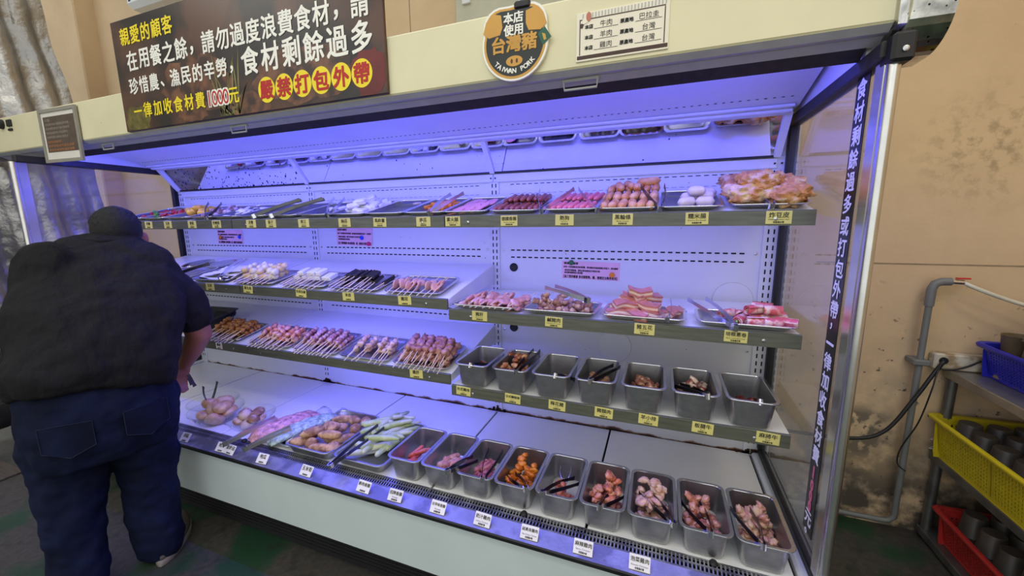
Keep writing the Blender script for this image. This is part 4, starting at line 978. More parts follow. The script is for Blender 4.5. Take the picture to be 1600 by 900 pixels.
def bag(cx, cy, L, w, h, col, col2, label, ang):
    mt = M(label[:12], tuple((a + b) / 2 for a, b in zip(sr(*col), sr(*col2))), rough=.16, var=.55, scale=42, bump=1.0, bscale=45, bdist=.02)
    rg2 = random.Random(int(cx * 100)); rings = []
    for i in range(15):
        t = i / 14; x = (t - .5) * L; e = math.sin(math.pi * min(1, max(0, t))) ** .35; wd = w * (.55 + .45 * e) * (1 + rg2.uniform(-.05, .05)); hh = h * (.12 + .88 * e)
        rings.append([(x + rg2.uniform(-.004, .004), math.cos(a) * wd / 2 * (1 + rg2.uniform(-.06, .06)), .004 + hh / 2 + math.sin(a) * hh / 2 * (1 + rg2.uniform(-.12, .12))) for a in [2 * math.pi * k / 14 for k in range(14)]])
    b_ = MB().rings(rings)
    neck = MB().rings([[(L / 2 - .004 + .05 * q, math.cos(a) * w * (.22 + .2 * q) * (1 + .2 * (k % 2)), .02 + math.sin(a) * (.010 + .004 * q)) for k, a in enumerate([2 * math.pi * k / 14 for k in range(14)])] for q in (0, .5, 1)], True, True)
    return inst('plastic_bag', T(cx, cy, DZ + .012) @ RZ(R(ang)), label, 'bag', [('filled_body', b_.mesh('bag_body', mt, smooth=True)), ('gathered_neck', neck.mesh('bag_neck', glass('bag_film', (.9, .92, .95), haze=.25, hazecol=(.85, .85, .9), rough=.1), smooth=True))])
bag(1.515, -.56, .33, .115, .055, (206, 92, 100), (232, 190, 190), 'pink and red food in a clear plastic bag beside the mushroom bowl', 72)
bag(1.625, -.545, .34, .105, .05, (150, 178, 162), (196, 212, 200), 'green food in a clear plastic bag beside the sweet potatoes', 72)
tongs((1.40, -.79, DZ + .035), (1.475, -.58, DZ + .075), 'left of two bright steel tongs lying before the plastic bags', .02)
tongs((1.53, -.79, DZ + .035), (1.63, -.63, DZ + .075), 'right of two bright steel tongs lying before the plastic bags', .02)
for x in (1.40, 2.83, 3.44): one('rubber_plug', MB().lathe([(.012, 0), (.013, .004), (.009, .010), (0, .011)], 12).mesh('rubber_plug', BLACK, auto=40), T(x, -.700, DZ - .002), {1.40: 'small black rubber plug on the deck edge before the bags', 2.83: 'small black rubber plug before the fourth deck pan', 3.44: 'small black rubber plug before the eighth deck pan'}[x], 'plug', 'black rubber plugs')
# white cards on the sill
for (x, s_, e_, l) in [(1.084, '洋菇', '', 'white card on the sill nearest the leg of the man'), (1.345, '地瓜', '', 'white card half hidden behind the clip of the bright tongs'), (1.405, '金針菇', '', 'white card leaning just right of the tong clip'), (1.617, '地瓜', '', 'white card on the sill below the sweet potatoes'),
                       (1.878, '玉米筍', '', 'white card on the sill between sweet potatoes and stalks'), (2.181, '鮮肉香腸', '', 'white card with bold handwritten words on the sill'), (2.332, '招牌香腸', 'Sausage', 'white card on the sill reading 招牌香腸'), (2.521, '古早味香腸', 'Sausage', 'white card on the sill reading 古早味香腸'),
                       (2.701, '奶汁雞肉', 'Laksa Chicken', 'white card reading Laksa Chicken'), (2.875, '紐奧良雞肉', 'New Orleans Chicken', 'white card reading New Orleans Chicken'), (3.056, '麻辣雞肉', 'Spicy Chicken', 'white card reading Spicy Chicken'), (3.229, '泡菜雞肉', 'Kimchi Chicken', 'white card reading Kimchi Chicken')]:
    price_tag(x, -.774, .479, s_, e_, l, TAGW, .062, .042, tilt=R(38), roll=rg.uniform(-.04, .04), group='white cards on the sill')
# ------------------------------------------------------------------ signs
YEL = M('yellow_print', sr(250, 226, 40), rough=.5, var=.02); WHT = M('white_print', sr(250, 248, 236), rough=.5, var=.02); REDP = M('red_print', sr(190, 30, 30), rough=.5, var=.03)
BANM = M('dark_food_print', sr(40, 34, 32), rough=.35, var=.5, scale=7, second=sr(92, 62, 46), sec_scale=3.2)
def front(x, y, z): return T(x, y, z) @ FRONT
ban = empty('banner_sign', (1.635, -.715, 1.942), 'black banner with yellow and white Chinese rules hanging on the case fascia', 'sign')
build('board', MB().cbox((.905, -.720, 1.942), (2.363, -.7055, 2.402), .002), BANM, ban)
# printed food photograph: a few flat rock and grass shapes
ROCK = M('printed_rock', sr(112, 74, 52), rough=.4, var=.5, scale=22, second=sr(60, 42, 34), sec_scale=14); GRASS = M('printed_grass', sr(128, 122, 70), rough=.4, var=.3); CABB = M('printed_cabbage', sr(100, 92, 40), rough=.4, var=.5, scale=40)
REDPT = M('printed_red_pepper', sr(104, 26, 22), rough=.4, var=.3, scale=10)
def blotch(cx, cz, rx, rz, seed, y=-.7203):
    q = random.Random(seed); n = 22; return MB().add([(min(2.36, max(.908, cx + rx * math.cos(a) * (1 + q.uniform(-.18, .18)))), y, min(2.40, max(1.944, cz + rz * math.sin(a) * (1 + q.uniform(-.18, .18))))) for a in [2 * math.pi * k / n for k in range(n)]], [tuple(range(n))])
for i, (cx, cz, rx, rz, mt) in enumerate([(1.42, 2.08, .20, .12, ROCK), (1.38, 1.99, .10, .05, ROCK), (1.0, 1.985, .085, .06, CABB), (1.72, 1.975, .11, .05, ROCK), (2.0, 2.05, .24, .10, ROCK), (2.29, 2.02, .075, .075, REDPT)]):
    build('printed_photo', blotch(cx, cz, rx, rz, i, -.7203 - .00003 * i), mt, ban)
mb = MB(); q = random.Random(5)
for k in range(16):
    x = 1.60 + q.uniform(-.05, .06); dx = q.uniform(-.12, .09); h = q.uniform(.06, .26)
    mb.add([(x - .004, -.7206, 1.948), (x + .004, -.7206, 1.948), (x + dx * .6 + .003, -.7206, 1.948 + h * .7), (x + dx, -.7206, 1.948 + h), (x + dx * .6 - .003, -.7206, 1.948 + h * .7)], [(0, 1, 2, 3, 4)])
build('printed_grass', mb, GRASS, ban)
Fb = front(0, -.7212, 0)
def row(s, x0, x1, z, size, mat, name='character', bold=.018, sx=.92):
    n = len(s)
    for i, ch in enumerate(s):
        x = x0 + (x1 - x0) * i / max(1, n - 1); mb = MB()
        if ch in '，、': text(mb, ch, x - size * .2, z - size * .2, size, Fb, bold)
        else: text(mb, ch, x, z, size, Fb, bold, sx)
        build(name, mb, mat, ban)
for a_ in (('親愛的顧客', .999, 1.291, 2.331, .074), ('一律加收食材費', 1.013, 1.435, 2.022, .066), ('元', 1.635, 1.635, 2.018, .066)): row(*a_, YEL)
for a_ in (('在用餐之餘，請勿過度浪費食材，請', 1.026, 2.273, 2.230, .086), ('珍惜農、漁民的辛勞，', 1.011, 1.655, 2.127, .072), ('食材剩餘過多', 1.744, 2.273, 2.130, .104)): row(*a_, WHT)
row('1000', 1.492, 1.590, 2.020, .082, WHT, 'numeral_outline', .06)
Fb = front(0, -.7225, 0); row('1000', 1.492, 1.590, 2.020, .080, REDP, 'numeral', .0)
for i, ch in enumerate('嚴禁打包外帶'):
    x = 1.815 + .0898 * i
    d = build('yellow_disc', MB().add([(x + .044 * math.cos(a), -.7210, 2.017 + .046 * math.sin(a)) for a in [2 * math.pi * k / 28 for k in range(28)]], [tuple(range(28))]), YEL, ban)
    mb = MB(); text(mb, ch, x, 2.017, .070, front(0, -.7217, 0), .03); build('red_character', mb, REDP, d)
# hanging pork certification sign
pk = empty('pork_sign', (2.815, -.717, 1.925), 'black and gold pig-shaped sign reading TAIWAN PORK', 'sign')
BLKP = M('black_green_print', sr(24, 34, 30), rough=.35, var=.1); GOLD = M('gold_print', sr(214, 160, 66), rough=.4, var=.05); GREENP = M('green_print', sr(24, 92, 66), rough=.4, var=.05)
cx, cz = 2.815, 2.028
def pig(k, y):
    pts = []
    for j in range(44):
        a = R(90) + 2 * math.pi * j / 44; c_, s_ = math.cos(a), math.sin(a)
        rad = .096
        px, pz = rad * c_, rad * s_ * (1.02 if s_ < 0 else .98)
        for ea in (48, 132):       # ears bulge out
            da = abs((math.degrees(a) - ea + 180) % 360 - 180)
            if da < 30: f = 1 + .17 * math.cos(R(da * 3)); px *= f; pz *= f
        pts.append((cx + px * k, y, cz + pz * k))
    return pts
n = 44; v = pig(1.06, -.718) + pig(1.06, -.7085); build('backing', MB().add(v, [tuple(range(n))[::-1], tuple(range(n, 2 * n))] + [(i, (i + 1) % n, n + (i + 1) % n, n + i) for i in range(n)]), WHT, pk)
def patch(nm, pts, y, mt): return build(nm, MB().add([(p[0], y, p[1]) for p in pts], [tuple(range(len(pts)))]), mt, pk)
patch('gold_border', [(p[0], p[2]) for p in pig(1.0, 0)], -.7186, GOLD)
patch('black_face', [(cx + (p[0] - cx) * .93, cz + (p[2] - cz) * .93) for p in pig(1.0, 0)], -.7190, BLKP)
for s_ in (-1, 1):
    patch('gold_ear', [(cx + s_ * (.040 if s_ < 0 else .036), cz + .078), (cx + s_ * .066, cz + .085), (cx + s_ * .088, cz + .066), (cx + s_ * .098, cz + .036), (cx + s_ * .080, cz + .022), (cx + s_ * .044, cz + .026), (cx + s_ * .036, cz + .045)][::s_], -.7194, GOLD)
patch('green_ear_tag', [(cx + .072, cz + .012), (cx + .092, cz + .028), (cx + .112, cz - .002), (cx + .086, cz - .020)], -.7196, GREENP)
patch('tag_map', [(cx + .084, cz + .012), (cx + .094, cz + .008), (cx + .097, cz - .006), (cx + .090, cz - .008)], -.7199, GOLD)
mb = MB(); Fp = front(0, -.7200, 0); text(mb, '本店', cx - .002, cz + .066, .031, Fp, .03); text(mb, '使用', cx - .002, cz + .034, .031, Fp, .03); build('white_lettering', mb, WHT, pk); mb = MB()
for k, ch in enumerate('TAIWAN PORK'):
    a = R(-90 + (k - 5) * 9.2); rr_ = .0765; m_ = front(cx + rr_ * math.cos(a), -.7200, cz + rr_ * math.sin(a)) @ RZ(a + R(90))
    if ch != ' ': text(mb, ch, 0, 0, .0185, m_, .03)
build('white_lettering', mb, WHT, pk)
mb = MB(); text(mb, '台灣豬', cx, cz - .002, .048, front(0, -.7200, 0), .03); build('gold_lettering', mb, GOLD, pk)
sn = patch('snout', [(cx + .026 * math.cos(a), cz - .050 + .0145 * math.sin(a)) for a in [2 * math.pi * k / 20 for k in range(20)]], -.7200, GOLD)
for s_ in (-1, 1): build('nostril', MB().add([(cx + s_ * .008 + .0035 * math.cos(a), -.7204, cz - .050 + .0065 * math.sin(a)) for a in [2 * math.pi * k / 12 for k in range(12)]], [tuple(range(12))]), M('brown_print', sr(96, 52, 30), rough=.5, var=.05), sn)
pc = empty('sign_clip', (2.84, -.69, 2.12), 'black clip holding the pig-shaped sign to the fascia top', 'clip')
build('jaw', MB().cbox((2.815, -.724, 2.112), (2.865, -.68, 2.136), .006), BLACK, pc); build('loop', MB().tube([(2.82, -.70, 2.136), (2.83, -.70, 2.152), (2.85, -.70, 2.152), (2.86, -.70, 2.136)], .003, 6), STEELR, pc)
# origin placard
og = empty('origin_placard', (3.115, -.706, 1.95), 'white placard with brown frame and handwritten meat origins on the fascia', 'sign')
BROWN = M('brown_print_frame', sr(70, 44, 34), rough=.5, var=.05); CARDW = M('placard_white', sr(244, 236, 214), rough=.5, var=.03)
build('card', MB().cbox((2.995, -.7090, 1.952), (3.236, -.7052, 2.075), .001), CARDW, og)
mb = MB()
for (a, b_) in (((3.004, 1.968), (3.0065, 2.058)), ((3.2235, 1.968), (3.226, 2.055)), ((3.004, 2.056), (3.226, 2.0585)), ((2.998, 1.957), (3.234, 1.9665))): mb.box((a[0], -.7096, a[1]), (b_[0], -.7092, b_[1]))
build('frame', mb, BROWN, og)
mb = MB()
for k in range(26): mb.box((3.012 + k * .0085, -.7095, 2.060), (3.0155 + k * .0085, -.7092, 2.072))
build('stripes', mb, GREYT, og)
mb = MB(); Fo = front(0, -.7097, 0)
for k, (w1, w2) in enumerate((('牛肉', '巴拉圭'), ('羊肉', '台灣'), ('雞肉', '台灣'))):
    z = 2.040 - k * .0265
    text(mb, '本店', 3.030, z - .002, .0115, Fo, .03); text(mb, '原產地', 3.130, z - .002, .0115, Fo, .03)
    mb.box((3.044, -.7097, z - .010), (3.108, -.7094, z - .009)); mb.box((3.152, -.7097, z - .010), (3.218, -.7094, z - .009))
    for (w_, x_) in ((w1, 3.076), (w2, 3.186)): hw = MB(); text(hw, w_, x_, z + .001, .017, Fo, 0); build('handwritten_word', hw, INK, og)
build('print', mb, INK, og)
mg = build('megaphone', MB().add([(3.006, -.7100, 2.048), (3.012, -.7100, 2.044), (3.032, -.7100, 2.052), (3.028, -.7100, 2.074), (3.020, -.7100, 2.070)], [(0, 1, 2, 3, 4)]), CARDW, og)
build('megaphone_horn', MB().add([(3.029 + .007 * math.cos(a), -.7103, 2.063 + .012 * math.sin(a)) for a in [2 * math.pi * k / 16 for k in range(16)]], [tuple(range(16))]), M('coral_print', sr(196, 120, 100), rough=.5, var=.05), mg)
build('megaphone_grip', MB().add([(3.004, -.7102, 2.038), (3.012, -.7102, 2.036), (3.016, -.7102, 2.046), (3.008, -.7102, 2.049)], [(0, 1, 2, 3)]), BROWN, mg)
# framed notice hung at the left
fn = empty('framed_notice', (.345, -.712, 1.845), 'grey framed notice with dark printed sheet hanging at the left of the fascia', 'notice')
Mf = T(.335, -.714, 1.978) @ RZ(0) @ FRONT
def fbox(a, b_, m_=None): return MB().box(a, b_, T(.332, -.716, 1.977) @ RY(R(1.0)) @ FRONT)
GF = M('grey_plastic_frame', sr(150, 146, 134), rough=.5, var=.06); PAPER = M('white_paper', sr(226, 222, 210), rough=.7, var=.03); DPRINT = M('dark_brown_print', sr(92, 78, 66), rough=.6, var=.2, scale=30)
fr_ = MB()
for (a, b_) in (((-.175, -.132, -.006), (.175, -.116, .004)), ((-.175, .116, -.006), (.175, .132, .004)), ((-.175, -.116, -.006), (-.157, .116, .004)), ((.157, -.116, -.006), (.175, .116, .004))): fr_.box(a, b_, T(.332, -.716, 1.977) @ RY(R(1.0)) @ FRONT)
build('frame', fr_, GF, fn); build('sheet', fbox((-.157, -.116, -.004), (.157, .116, -.001)), PAPER, fn); build('printed_field', fbox((-.140, -.080, -.001), (.145, .095, .0002)), DPRINT, fn)
mb = MB(); mo = MB()
Mn = T(.332, -.716, 1.977) @ RY(R(1.0)) @ FRONT @ T(0, 0, .0008)
for k, (s_, w_) in enumerate((('公告', .05), ('本店食材由冷藏櫃自取用餐', .22), ('生食與熟食夾子請分開使用', .22), ('取用後請將夾子放回原位', .20), ('用餐時間以現場公告為主', .20))): text(mb, s_, -.125 + w_ / 2, .078 - .021 * k, .013, Mn, .0, width=w_)
for k, w_ in enumerate((.13, .24, .24)): text(mo, '請珍惜食材勿過度浪費', -.125 + w_ / 2, -.030 - .02 * k, .015, Mn, .01, width=w_)
build('lettering', mb, M('pale_print', sr(170, 160, 146), rough=.6, var=.05), fn); build('orange_lettering', mo, M('orange_print', sr(186, 130, 92), rough=.6, var=.05), fn)
# knob and switch on the far left of the fascia
kn = empty('control_switch', (-.26, -.708, 2.06), 'black control switches at the far left end of the fascia', 'switch')
build('knob', MB().lathe([(.026, 0), (.026, .012), (.018, .016), (0, .016)], 16, (-.262, -.706, 2.085), 'y'), BLACK, kn)
for x in (-.19, -.165): build('rocker', MB().cbox((x - .010, -.714, 2.066), (x + .010, -.705, 2.102), .003), BLACK, kn)
build('plate', MB().cbox((-.198, -.712, 2.044), (-.157, -.705, 2.056), .002), BLACK, kn)
# vertical strip on the right end glass
st = empty('strip_sign', (XR - .006, -.602, .60), 'tall black strip with white Chinese characters on the right end glass', 'sign')
build('strip', MB().box((XR - .0055, -.636, .585), (XR - .0035, -.568, 1.868)), M('black_vinyl', sr(22, 18, 22), rough=.35, var=.1), st)
SIDE = Matrix(((0, 0, -1, XR - .0062), (-1, 0, 0, 0), (0, 1, 0, 0), (0, 0, 0, 1)))
PNKP = M('pink_print', sr(230, 120, 130), rough=.5, var=.03)
s_ = '食材剩餘過多或打包外帶，一律加收食材費1000元。'; z = 1.832
for ch in s_:
    lw = lr_ = MB()
    if ch == '1':
        text(lr_, '1', .602, z, .050, SIDE @ T(0, 0, 0), .05); z -= .046
    elif ch == '0': text(lr_, '0', .602, z + .004, .042, SIDE, .05); z -= .034
    elif ch in '，。': text(lw, ch, .596, z + .010, .05, SIDE, .02); z -= .045
    elif ch == '一': text(lw, ch, .602, z + .006, .052, SIDE, .03); z -= .046
    else: text(lw, ch, .602, z, .052, SIDE, .02); z -= .0565
    build('numeral' if ch in '10' else 'character', lw, PNKP if ch in '10' else WHT, st)
# pink notices held by magnets on the back panels
PINK = M('pink_paper', sr(242, 190, 206), rough=.6, var=.03); 
def notice(x, z, w, h, rot, label):
    o = empty('pink_notice', (x, -.003, z - h / 2), label, 'notice', 'pink notices on the back panels')
    m_ = T(x, -.0030, z) @ RY(rot) @ FRONT
    sh_ = MB().box((-w/2, -h/2, -.0008), (w/2, h/2, 0), m_); build('sheet', sh_, PINK, o)
    mb = MB(); mt = m_ @ T(0, 0, .0006)
    text(mb, '親愛的顧客', -w/2 + .045, h * .38, .012, mt, .03, width=.07)
    text(mb, '◆您一次取適量食材放到烤盤，請勿讓食材過度暴露在常溫下，避免變質', 0, h * .17, .0105, mt, .02, width=w * .94)
    text(mb, '◆取用中請留意，避免生熟食器具交叉使用污染', -w * .14, -.002, .0105, mt, .02, width=w * .62)
    text(mb, '◆取餐時請使用公筷母匙', -w * .29, -h * .16, .0105, mt, .02, width=w * .33)
    text(mb, '【為了您的健康 食材請煮熟，雞、豬確定全熟再食用】', 0, -h * .38, .015, mt, .02, width=w * .93)
    build('lettering', mb, INK, o)
notice(.447, 1.432, .25, .095, R(.5), 'pink notice in the left bay with orange and blue magnets')
notice(1.527, 1.437, .265, .105, R(1.2), 'pink notice in the middle bay with blue and magenta magnets')
notice(2.931, 1.279, .275, .085, R(1.0), 'pink notice in the right bay with green and orange magnets')
for (x, z, col, l) in [(.355, 1.43, (240, 140, 40), 'orange round magnet on the left pink notice'), (.545, 1.432, (30, 70, 220), 'blue round magnet on the left pink notice'), (1.585, 1.43, (30, 70, 220), 'blue round magnet on the middle pink notice'), (1.632, 1.395, (220, 40, 120), 'magenta round magnet on the middle pink notice'),
                       (2.84, 1.316, (16, 110, 70), 'green round magnet on the right pink notice'), (3.035, 1.262, (240, 140, 40), 'orange round magnet on the right pink notice')]:
    solo('round_magnet', MB().lathe([(.0125, 0), (.0125, .005), (.010, .007), (0, .0075)], 18, (x, -.0038, z), 'y'), M('magnet_%d_%d' % (col[0], col[1]), sr(*col), rough=.3, var=.03), l, 'magnet', 'round magnets')
# small fittings on the right back panel
ring = MB(); 
for (x, z, l) in [(2.541, 1.284, 'black cable grommet above the level second shelf'), (2.538, .965, 'black cable grommet below the level second shelf')]:
    solo('cable_grommet', MB().lathe([(.011, .001), (.022, .001), (.022, .004), (.017, .007), (.011, .004)], 20, (x, 0, z), 'y'), BLACK, l, 'grommet', 'black cable grommets')
for (x, z, l) in [(3.542, 1.170, 'round white cover disc above the level second shelf'), (3.056, .915, 'round white cover disc behind the third-shelf pans')]:
    o = empty('cover_disc', (x, -.001, z), l, 'cover', 'round cover discs')
    build('disc', MB().lathe([(.078, 0), (.078, .0015), (.076, .003), (0, .003)], 36, (x, -.0005, z), 'y'), PLAINW, o)
    build('edge_seal', MB().tube([(x + .0785 * math.cos(a), -.001, z + .0785 * math.sin(a)) for a in [2 * math.pi * k / 40 for k in range(41)]], .0011, 5), GREYT, o)
# ------------------------------------------------------------------ silver curtain at the left
SILV = M('silver_tarpaulin', (.40, .385, .36), rough=.34, metal=.8, var=.15, scale=4, bump=.5, bscale=7, bdist=.05)
def curtain(x, y0, y1, z0, z1, label, seed, pitch=.16, amp=.06):
    q = random.Random(seed); ny = 90; nz = 36; V = []; F = []
    ph = [q.uniform(0, 6.3) for _ in range(5)]
    for j in range(nz + 1):
        z = z0 + (z1 - z0) * j / nz
        for i in range(ny + 1):
            t = i / ny; y = y0 + (y1 - y0) * t
            f = amp * (math.sin(2 * math.pi * y / pitch + ph[0] + .35 * math.sin(1.3 * z + ph[1])) * .55 + .5 * math.sin(2 * math.pi * y / (pitch * 2.7) + ph[2] + .5 * math.sin(.9 * z)))
            f += .03 * math.sin(5 * z + 3 * y + ph[3]) * math.sin(7 * y + ph[4]) + .012 * math.sin(14 * z + 9 * y)
            V.append((x + f, y + .12 * (z - 1.8) * (t - 1.0) * 0 - .10 * (z - 2.0) * t, z))
    for j in range(nz):
        for i in range(ny): a = j * (ny + 1) + i; F.append((a, a + 1, a + ny + 2, a + ny + 1))
    mb = MB(); mb.V = V; mb.F = F
    o = solo('tarpaulin_curtain', mb, SILV, label, 'curtain', smooth=True)
    md = o.modifiers.new('thickness', 'SOLIDIFY'); md.thickness = .003
    return o
curtain(-.62, -2.9, -.20, .42, 3.6, 'silver tarpaulin curtain hanging in folds at the left of the case', 4)
clt = solo('cloth_bundle', lump(900, .22, .45, .16, .3, 3), M('dark_cloth', sr(44, 42, 44), rough=.9, var=.3), 'dark cloth bundle on the floor below the silver curtain', 'cloth', smooth=True)
clt.location = (-1.0, -.9, .14)
solo('floor_mat', MB().cbox((-1.3, -1.6, .001), (-.42, -.86, .012), .004), M('brown_mat', sr(76, 68, 60), rough=.9, var=.3, scale=6, stretch=(1, 14, 1)), 'striped brown mat on the floor at the far left', 'mat')
# ------------------------------------------------------------------ things on the back wall above the case
ac = empty('air_conditioner', (-.3, WY - .12, 3.14), 'white air conditioner on the wall behind the black banner', 'air conditioner')
build('body', MB().cbox((-.62, WY - .24, 3.13), (.30, WY + .0, 3.44), .03), PLAINW, ac); build('badge', MB().box((-.575, WY - .2415, 3.17), (-.55, WY - .2395, 3.23)), INK, ac)
eb = empty('electric_panel', (2.5, WY - .03, 2.6), 'grey-green electric panel with red switch above the fascia', 'panel')
build('panel_box', MB().cbox((2.07, WY - .06, 2.60), (2.72, WY, 3.3), .006), M('grey_green_paint', sr(186, 184, 160), rough=.5, var=.05), eb)
sw = build('switch_frame', MB().cbox((2.12, WY - .075, 2.735), (2.17, WY - .058, 2.90), .003), PLAINW, eb); build('red_switch', MB().cbox((2.13, WY - .085, 2.77), (2.16, WY - .072, 2.86), .003), REDP, sw)
solo('steel_mesh_duct', MB().cbox((2.78, WY - .10, 2.56), (3.05, WY, 3.3), .01), GREYT, 'grey duct on the wall right of the electric panel', 'duct')
# ------------------------------------------------------------------ steel rack with baskets at the right
RX0, RX1, RY0, RY1 = 4.475, 4.98, -1.05, .385
RACKM = M('rack_steel', (.20, .20, .19), rough=.45, metal=.8, var=.3, scale=12); RACKT = M('rack_top_steel', (.42, .40, .36), rough=.4, metal=.85, var=.2, scale=10)
rk = empty('steel_rack', ((RX0 + RX1) / 2, -.35, 0), 'grey steel rack with three levels of baskets against the right wall', 'rack')
for (x, y) in ((RX0 + .02, RY1 - .02), (RX0 + .02, RY0 + .02), (RX1 - .02, RY1 - .02), (RX1 - .02, RY0 + .02)):
    p_ = build('post', MB().tube([(x, y, .03), (x, y, .838)], .019, 10), RACKM, rk, smooth=True, auto=40); build('foot', MB().tube([(x, y, 0), (x, y, .03)], .023, 10), BLACK, p_)
for (z, m_) in ((.840, RACKT), (.435, RACKM), (.05, RACKM)):
    sh = build('rack_shelf', MB().cbox((RX0, RY0, z - .012), (RX1, RY1, z), .004), m_, rk); build('front_edge', MB().cbox((RX0 - .006, RY0, z - .035), (RX0 + .004, RY1, z + .002), .003), m_, sh)
def basket(cx, y0, y1, w, z, h, col, label):
    """slotted plastic basket: body with rows of window holes, flared wavy rim"""
    mt = M('plastic_%d_%d_%d' % col, sr(*col), rough=.4, var=.08); cy = (y0 + y1) / 2; L = y1 - y0
    o = empty('plastic_basket', (cx, cy, z), label, 'basket')
    fl = MB().cbox((cx - w/2 + .02, y0 + .02, z), (cx + w/2 - .02, y1 - .02, z + .004), .002); build('base', fl, mt, o)
    def side(x, y, s=0.0): return (x, y)
    for nm, (ax, a0, a1, c0, sg) in (('side_panel', ('y', y0 + .02, y1 - .02, cx - w/2, -1)), ('side_panel', ('y', y0 + .02, y1 - .02, cx + w/2, 1)), ('end_panel', ('x', cx - w/2 + .02, cx + w/2 - .02, y0, -1)), ('end_panel', ('x', cx - w/2 + .02, cx + w/2 - .02, y1, 1))):
        mb = MB(); n = max(3, int((a1 - a0) / .0145)); rows = 9; th = .003
        def P(a, zz, off):
            t = (zz - z) / h; fl_ = c0 - sg * .022 * (1 - t) + sg * off
            return (fl_, a, zz) if ax == 'y' else (a, fl_, zz)
        def bar(a0_, a1_, z0_, z1_):
            v = [P(a0_, z0_, 0), P(a1_, z0_, 0), P(a1_, z1_, 0), P(a0_, z1_, 0), P(a0_, z0_, -th), P(a1_, z0_, -th), P(a1_, z1_, -th), P(a0_, z1_, -th)]
            mb.add(v, [(0, 1, 2, 3), (7, 6, 5, 4), (0, 4, 5, 1), (1, 5, 6, 2), (2, 6, 7, 3), (3, 7, 4, 0)])
        bar(a0 - .018, a1 + .018, z, z + h * .10); bar(a0 - .018, a1 + .018, z + h * .86, z + h)
        bar(a0 - .02, a0 + .012, z + h * .10, z + h * .86); bar(a1 - .012, a1 + .02, z + h * .10, z + h * .86); bar((a0 + a1) / 2 - .012, (a0 + a1) / 2 + .012, z + h * .1, z + h * .86)
        for i in range(n + 1):
            a = a0 + (a1 - a0) * i / n; bar(a - .0038, a + .0038, z + h * .10, z + h * .86)
        for r_ in range(1, rows): zz = z + h * (.10 + .76 * r_ / rows); bar(a0, a1, zz - .0026, zz + .0026)
        build(nm, mb, mt, o)
    loop = []
    for (px, py) in rr(w + .012, L + .012, .03, 5, cx, cy):
        loop.append((px, py))
    def wav(px, py): t = (py - cy) / (L / 2); return .014 * (1 / (1 + math.exp(-(abs(t) - .45) * 18))) - .004
    rg_ = [[(cx + (px - cx) * k1, cy + (py - cy) * k2, z + h + dz + wav(px, py)) for (px, py) in loop] for (k1, k2, dz) in ((1, 1, -.022), (1.10, 1.05, -.014), (1.12, 1.06, -.002), (1.09, 1.045, .004), (1.0, 1.0, 0), (.985, .992, -.012))]
    build('rim', MB().rings(rg_, False, False), mt, o, smooth=True, auto=60)
    return o
BK = [(4.705, -.305, .335, .30, .842, .13, (38, 40, 170), 'blue slotted plastic basket of cups on top of the rack'), (4.622, -.31, .35, .34, .437, .18, (206, 186, 30), 'yellow slotted plastic basket on the middle rack shelf'), (4.657, -.376, .284, .34, .052, .15, (176, 44, 40), 'red slotted plastic basket on the lowest rack shelf')]
for b_ in BK: basket(*b_)
CUPM = M('brown_smoked_cup', sr(120, 104, 74), rough=.35, var=.25, scale=10); CUPD = M('dark_cup', sr(74, 68, 60), rough=.4, var=.25, scale=10)
cupme = [MB().lathe([(0, 0), (.034, 0), (.036, .004), (.045, .090), (.047, .092), (.044, .092), (.035, .008), (0, .006)], 20).mesh('drinking_cup', m_, auto=50) for m_ in (CUPM, CUPD)]
q = random.Random(9)
for (b_, nm, lay) in ((BK[0], 'blue', 3), (BK[1], 'yellow', 2), (BK[2], 'red', 2)):
    for k in range(lay):
        for j in range(5):
            for i in range(3):
                if nm == 'blue' and k == 2 and j < 1: continue
                x = b_[0] - .088 + i * .094; y = b_[2] - .062 - j * .102
                up = (k == 0 and (i + j) % 2 == 0)
                m_ = T(x + q.uniform(-.004, .004), y + q.uniform(-.004, .004), b_[4] + .006 + k * .094 + (0 if (i + j) % 3 else .004))
                if not (nm == 'blue' and j == 0 and k == 1): m_ = m_ @ T(0, 0, .092) @ RX(math.pi)
                one('drinking_cup', cupme[0 if (nm == 'blue' and (i + j) % 3 == 0) else 1], m_, f'brown drinking cup stacked in the {nm} basket', 'cup', f'cups in the {nm} basket')
# white socket box and its cables
sb = empty('socket_box', (4.52, .36, .842), 'dirty white socket box on the rack top behind the blue basket', 'box')
build('body', MB().cbox((4.415, .350, .842), (4.60, .396, .915), .006), M('dirty_white_plastic', sr(200, 192, 172), rough=.5, var=.1, second=sr(150, 128, 92), sec_scale=14), sb); build('socket_hole', MB().lathe([(.016, 0), (.016, .004), (0, .005)], 14, (4.445, .350, .885), 'y'), BLACK, sb)
def cable(pts, r, label, mat=BLACK, nm='cable', cat='cable', n=8):
    P = [Vector(p) for p in pts]; out = []
    for i in range(len(P) - 1):
        p0, p1, p2, p3 = P[max(i-1, 0)], P[i], P[i+1], P[min(i+2, len(P)-1)]
        for k in range(8):
            t = k / 8; out.append(.5 * ((2*p1) + (-p0+p2)*t + (2*p0-5*p1+4*p2-p3)*t*t + (-p0+3*p1-3*p2+p3)*t*t*t))
    out.append(P[-1]); return solo(nm, MB().tube(out, r, n), mat, label, cat, smooth=True, origin=tuple(P[0]))
cable([(3.80, .30, .47), (4.113, .30, .476), (4.252, .30, .533), (4.347, .31, .706), (4.400, .32, .82), (4.445, .345, .885)], .008, 'thick black cable looping from the case up to the socket box')
cable([(4.44, .345, .89), (4.41, .31, .84), (4.385, .28, .76), (4.37, .30, .60), (4.335, .32, .46), (4.33, .32, .38), (4.36, .31, .35)], .003, 'thin black cable hanging in a loop beside the rack post', n=6)
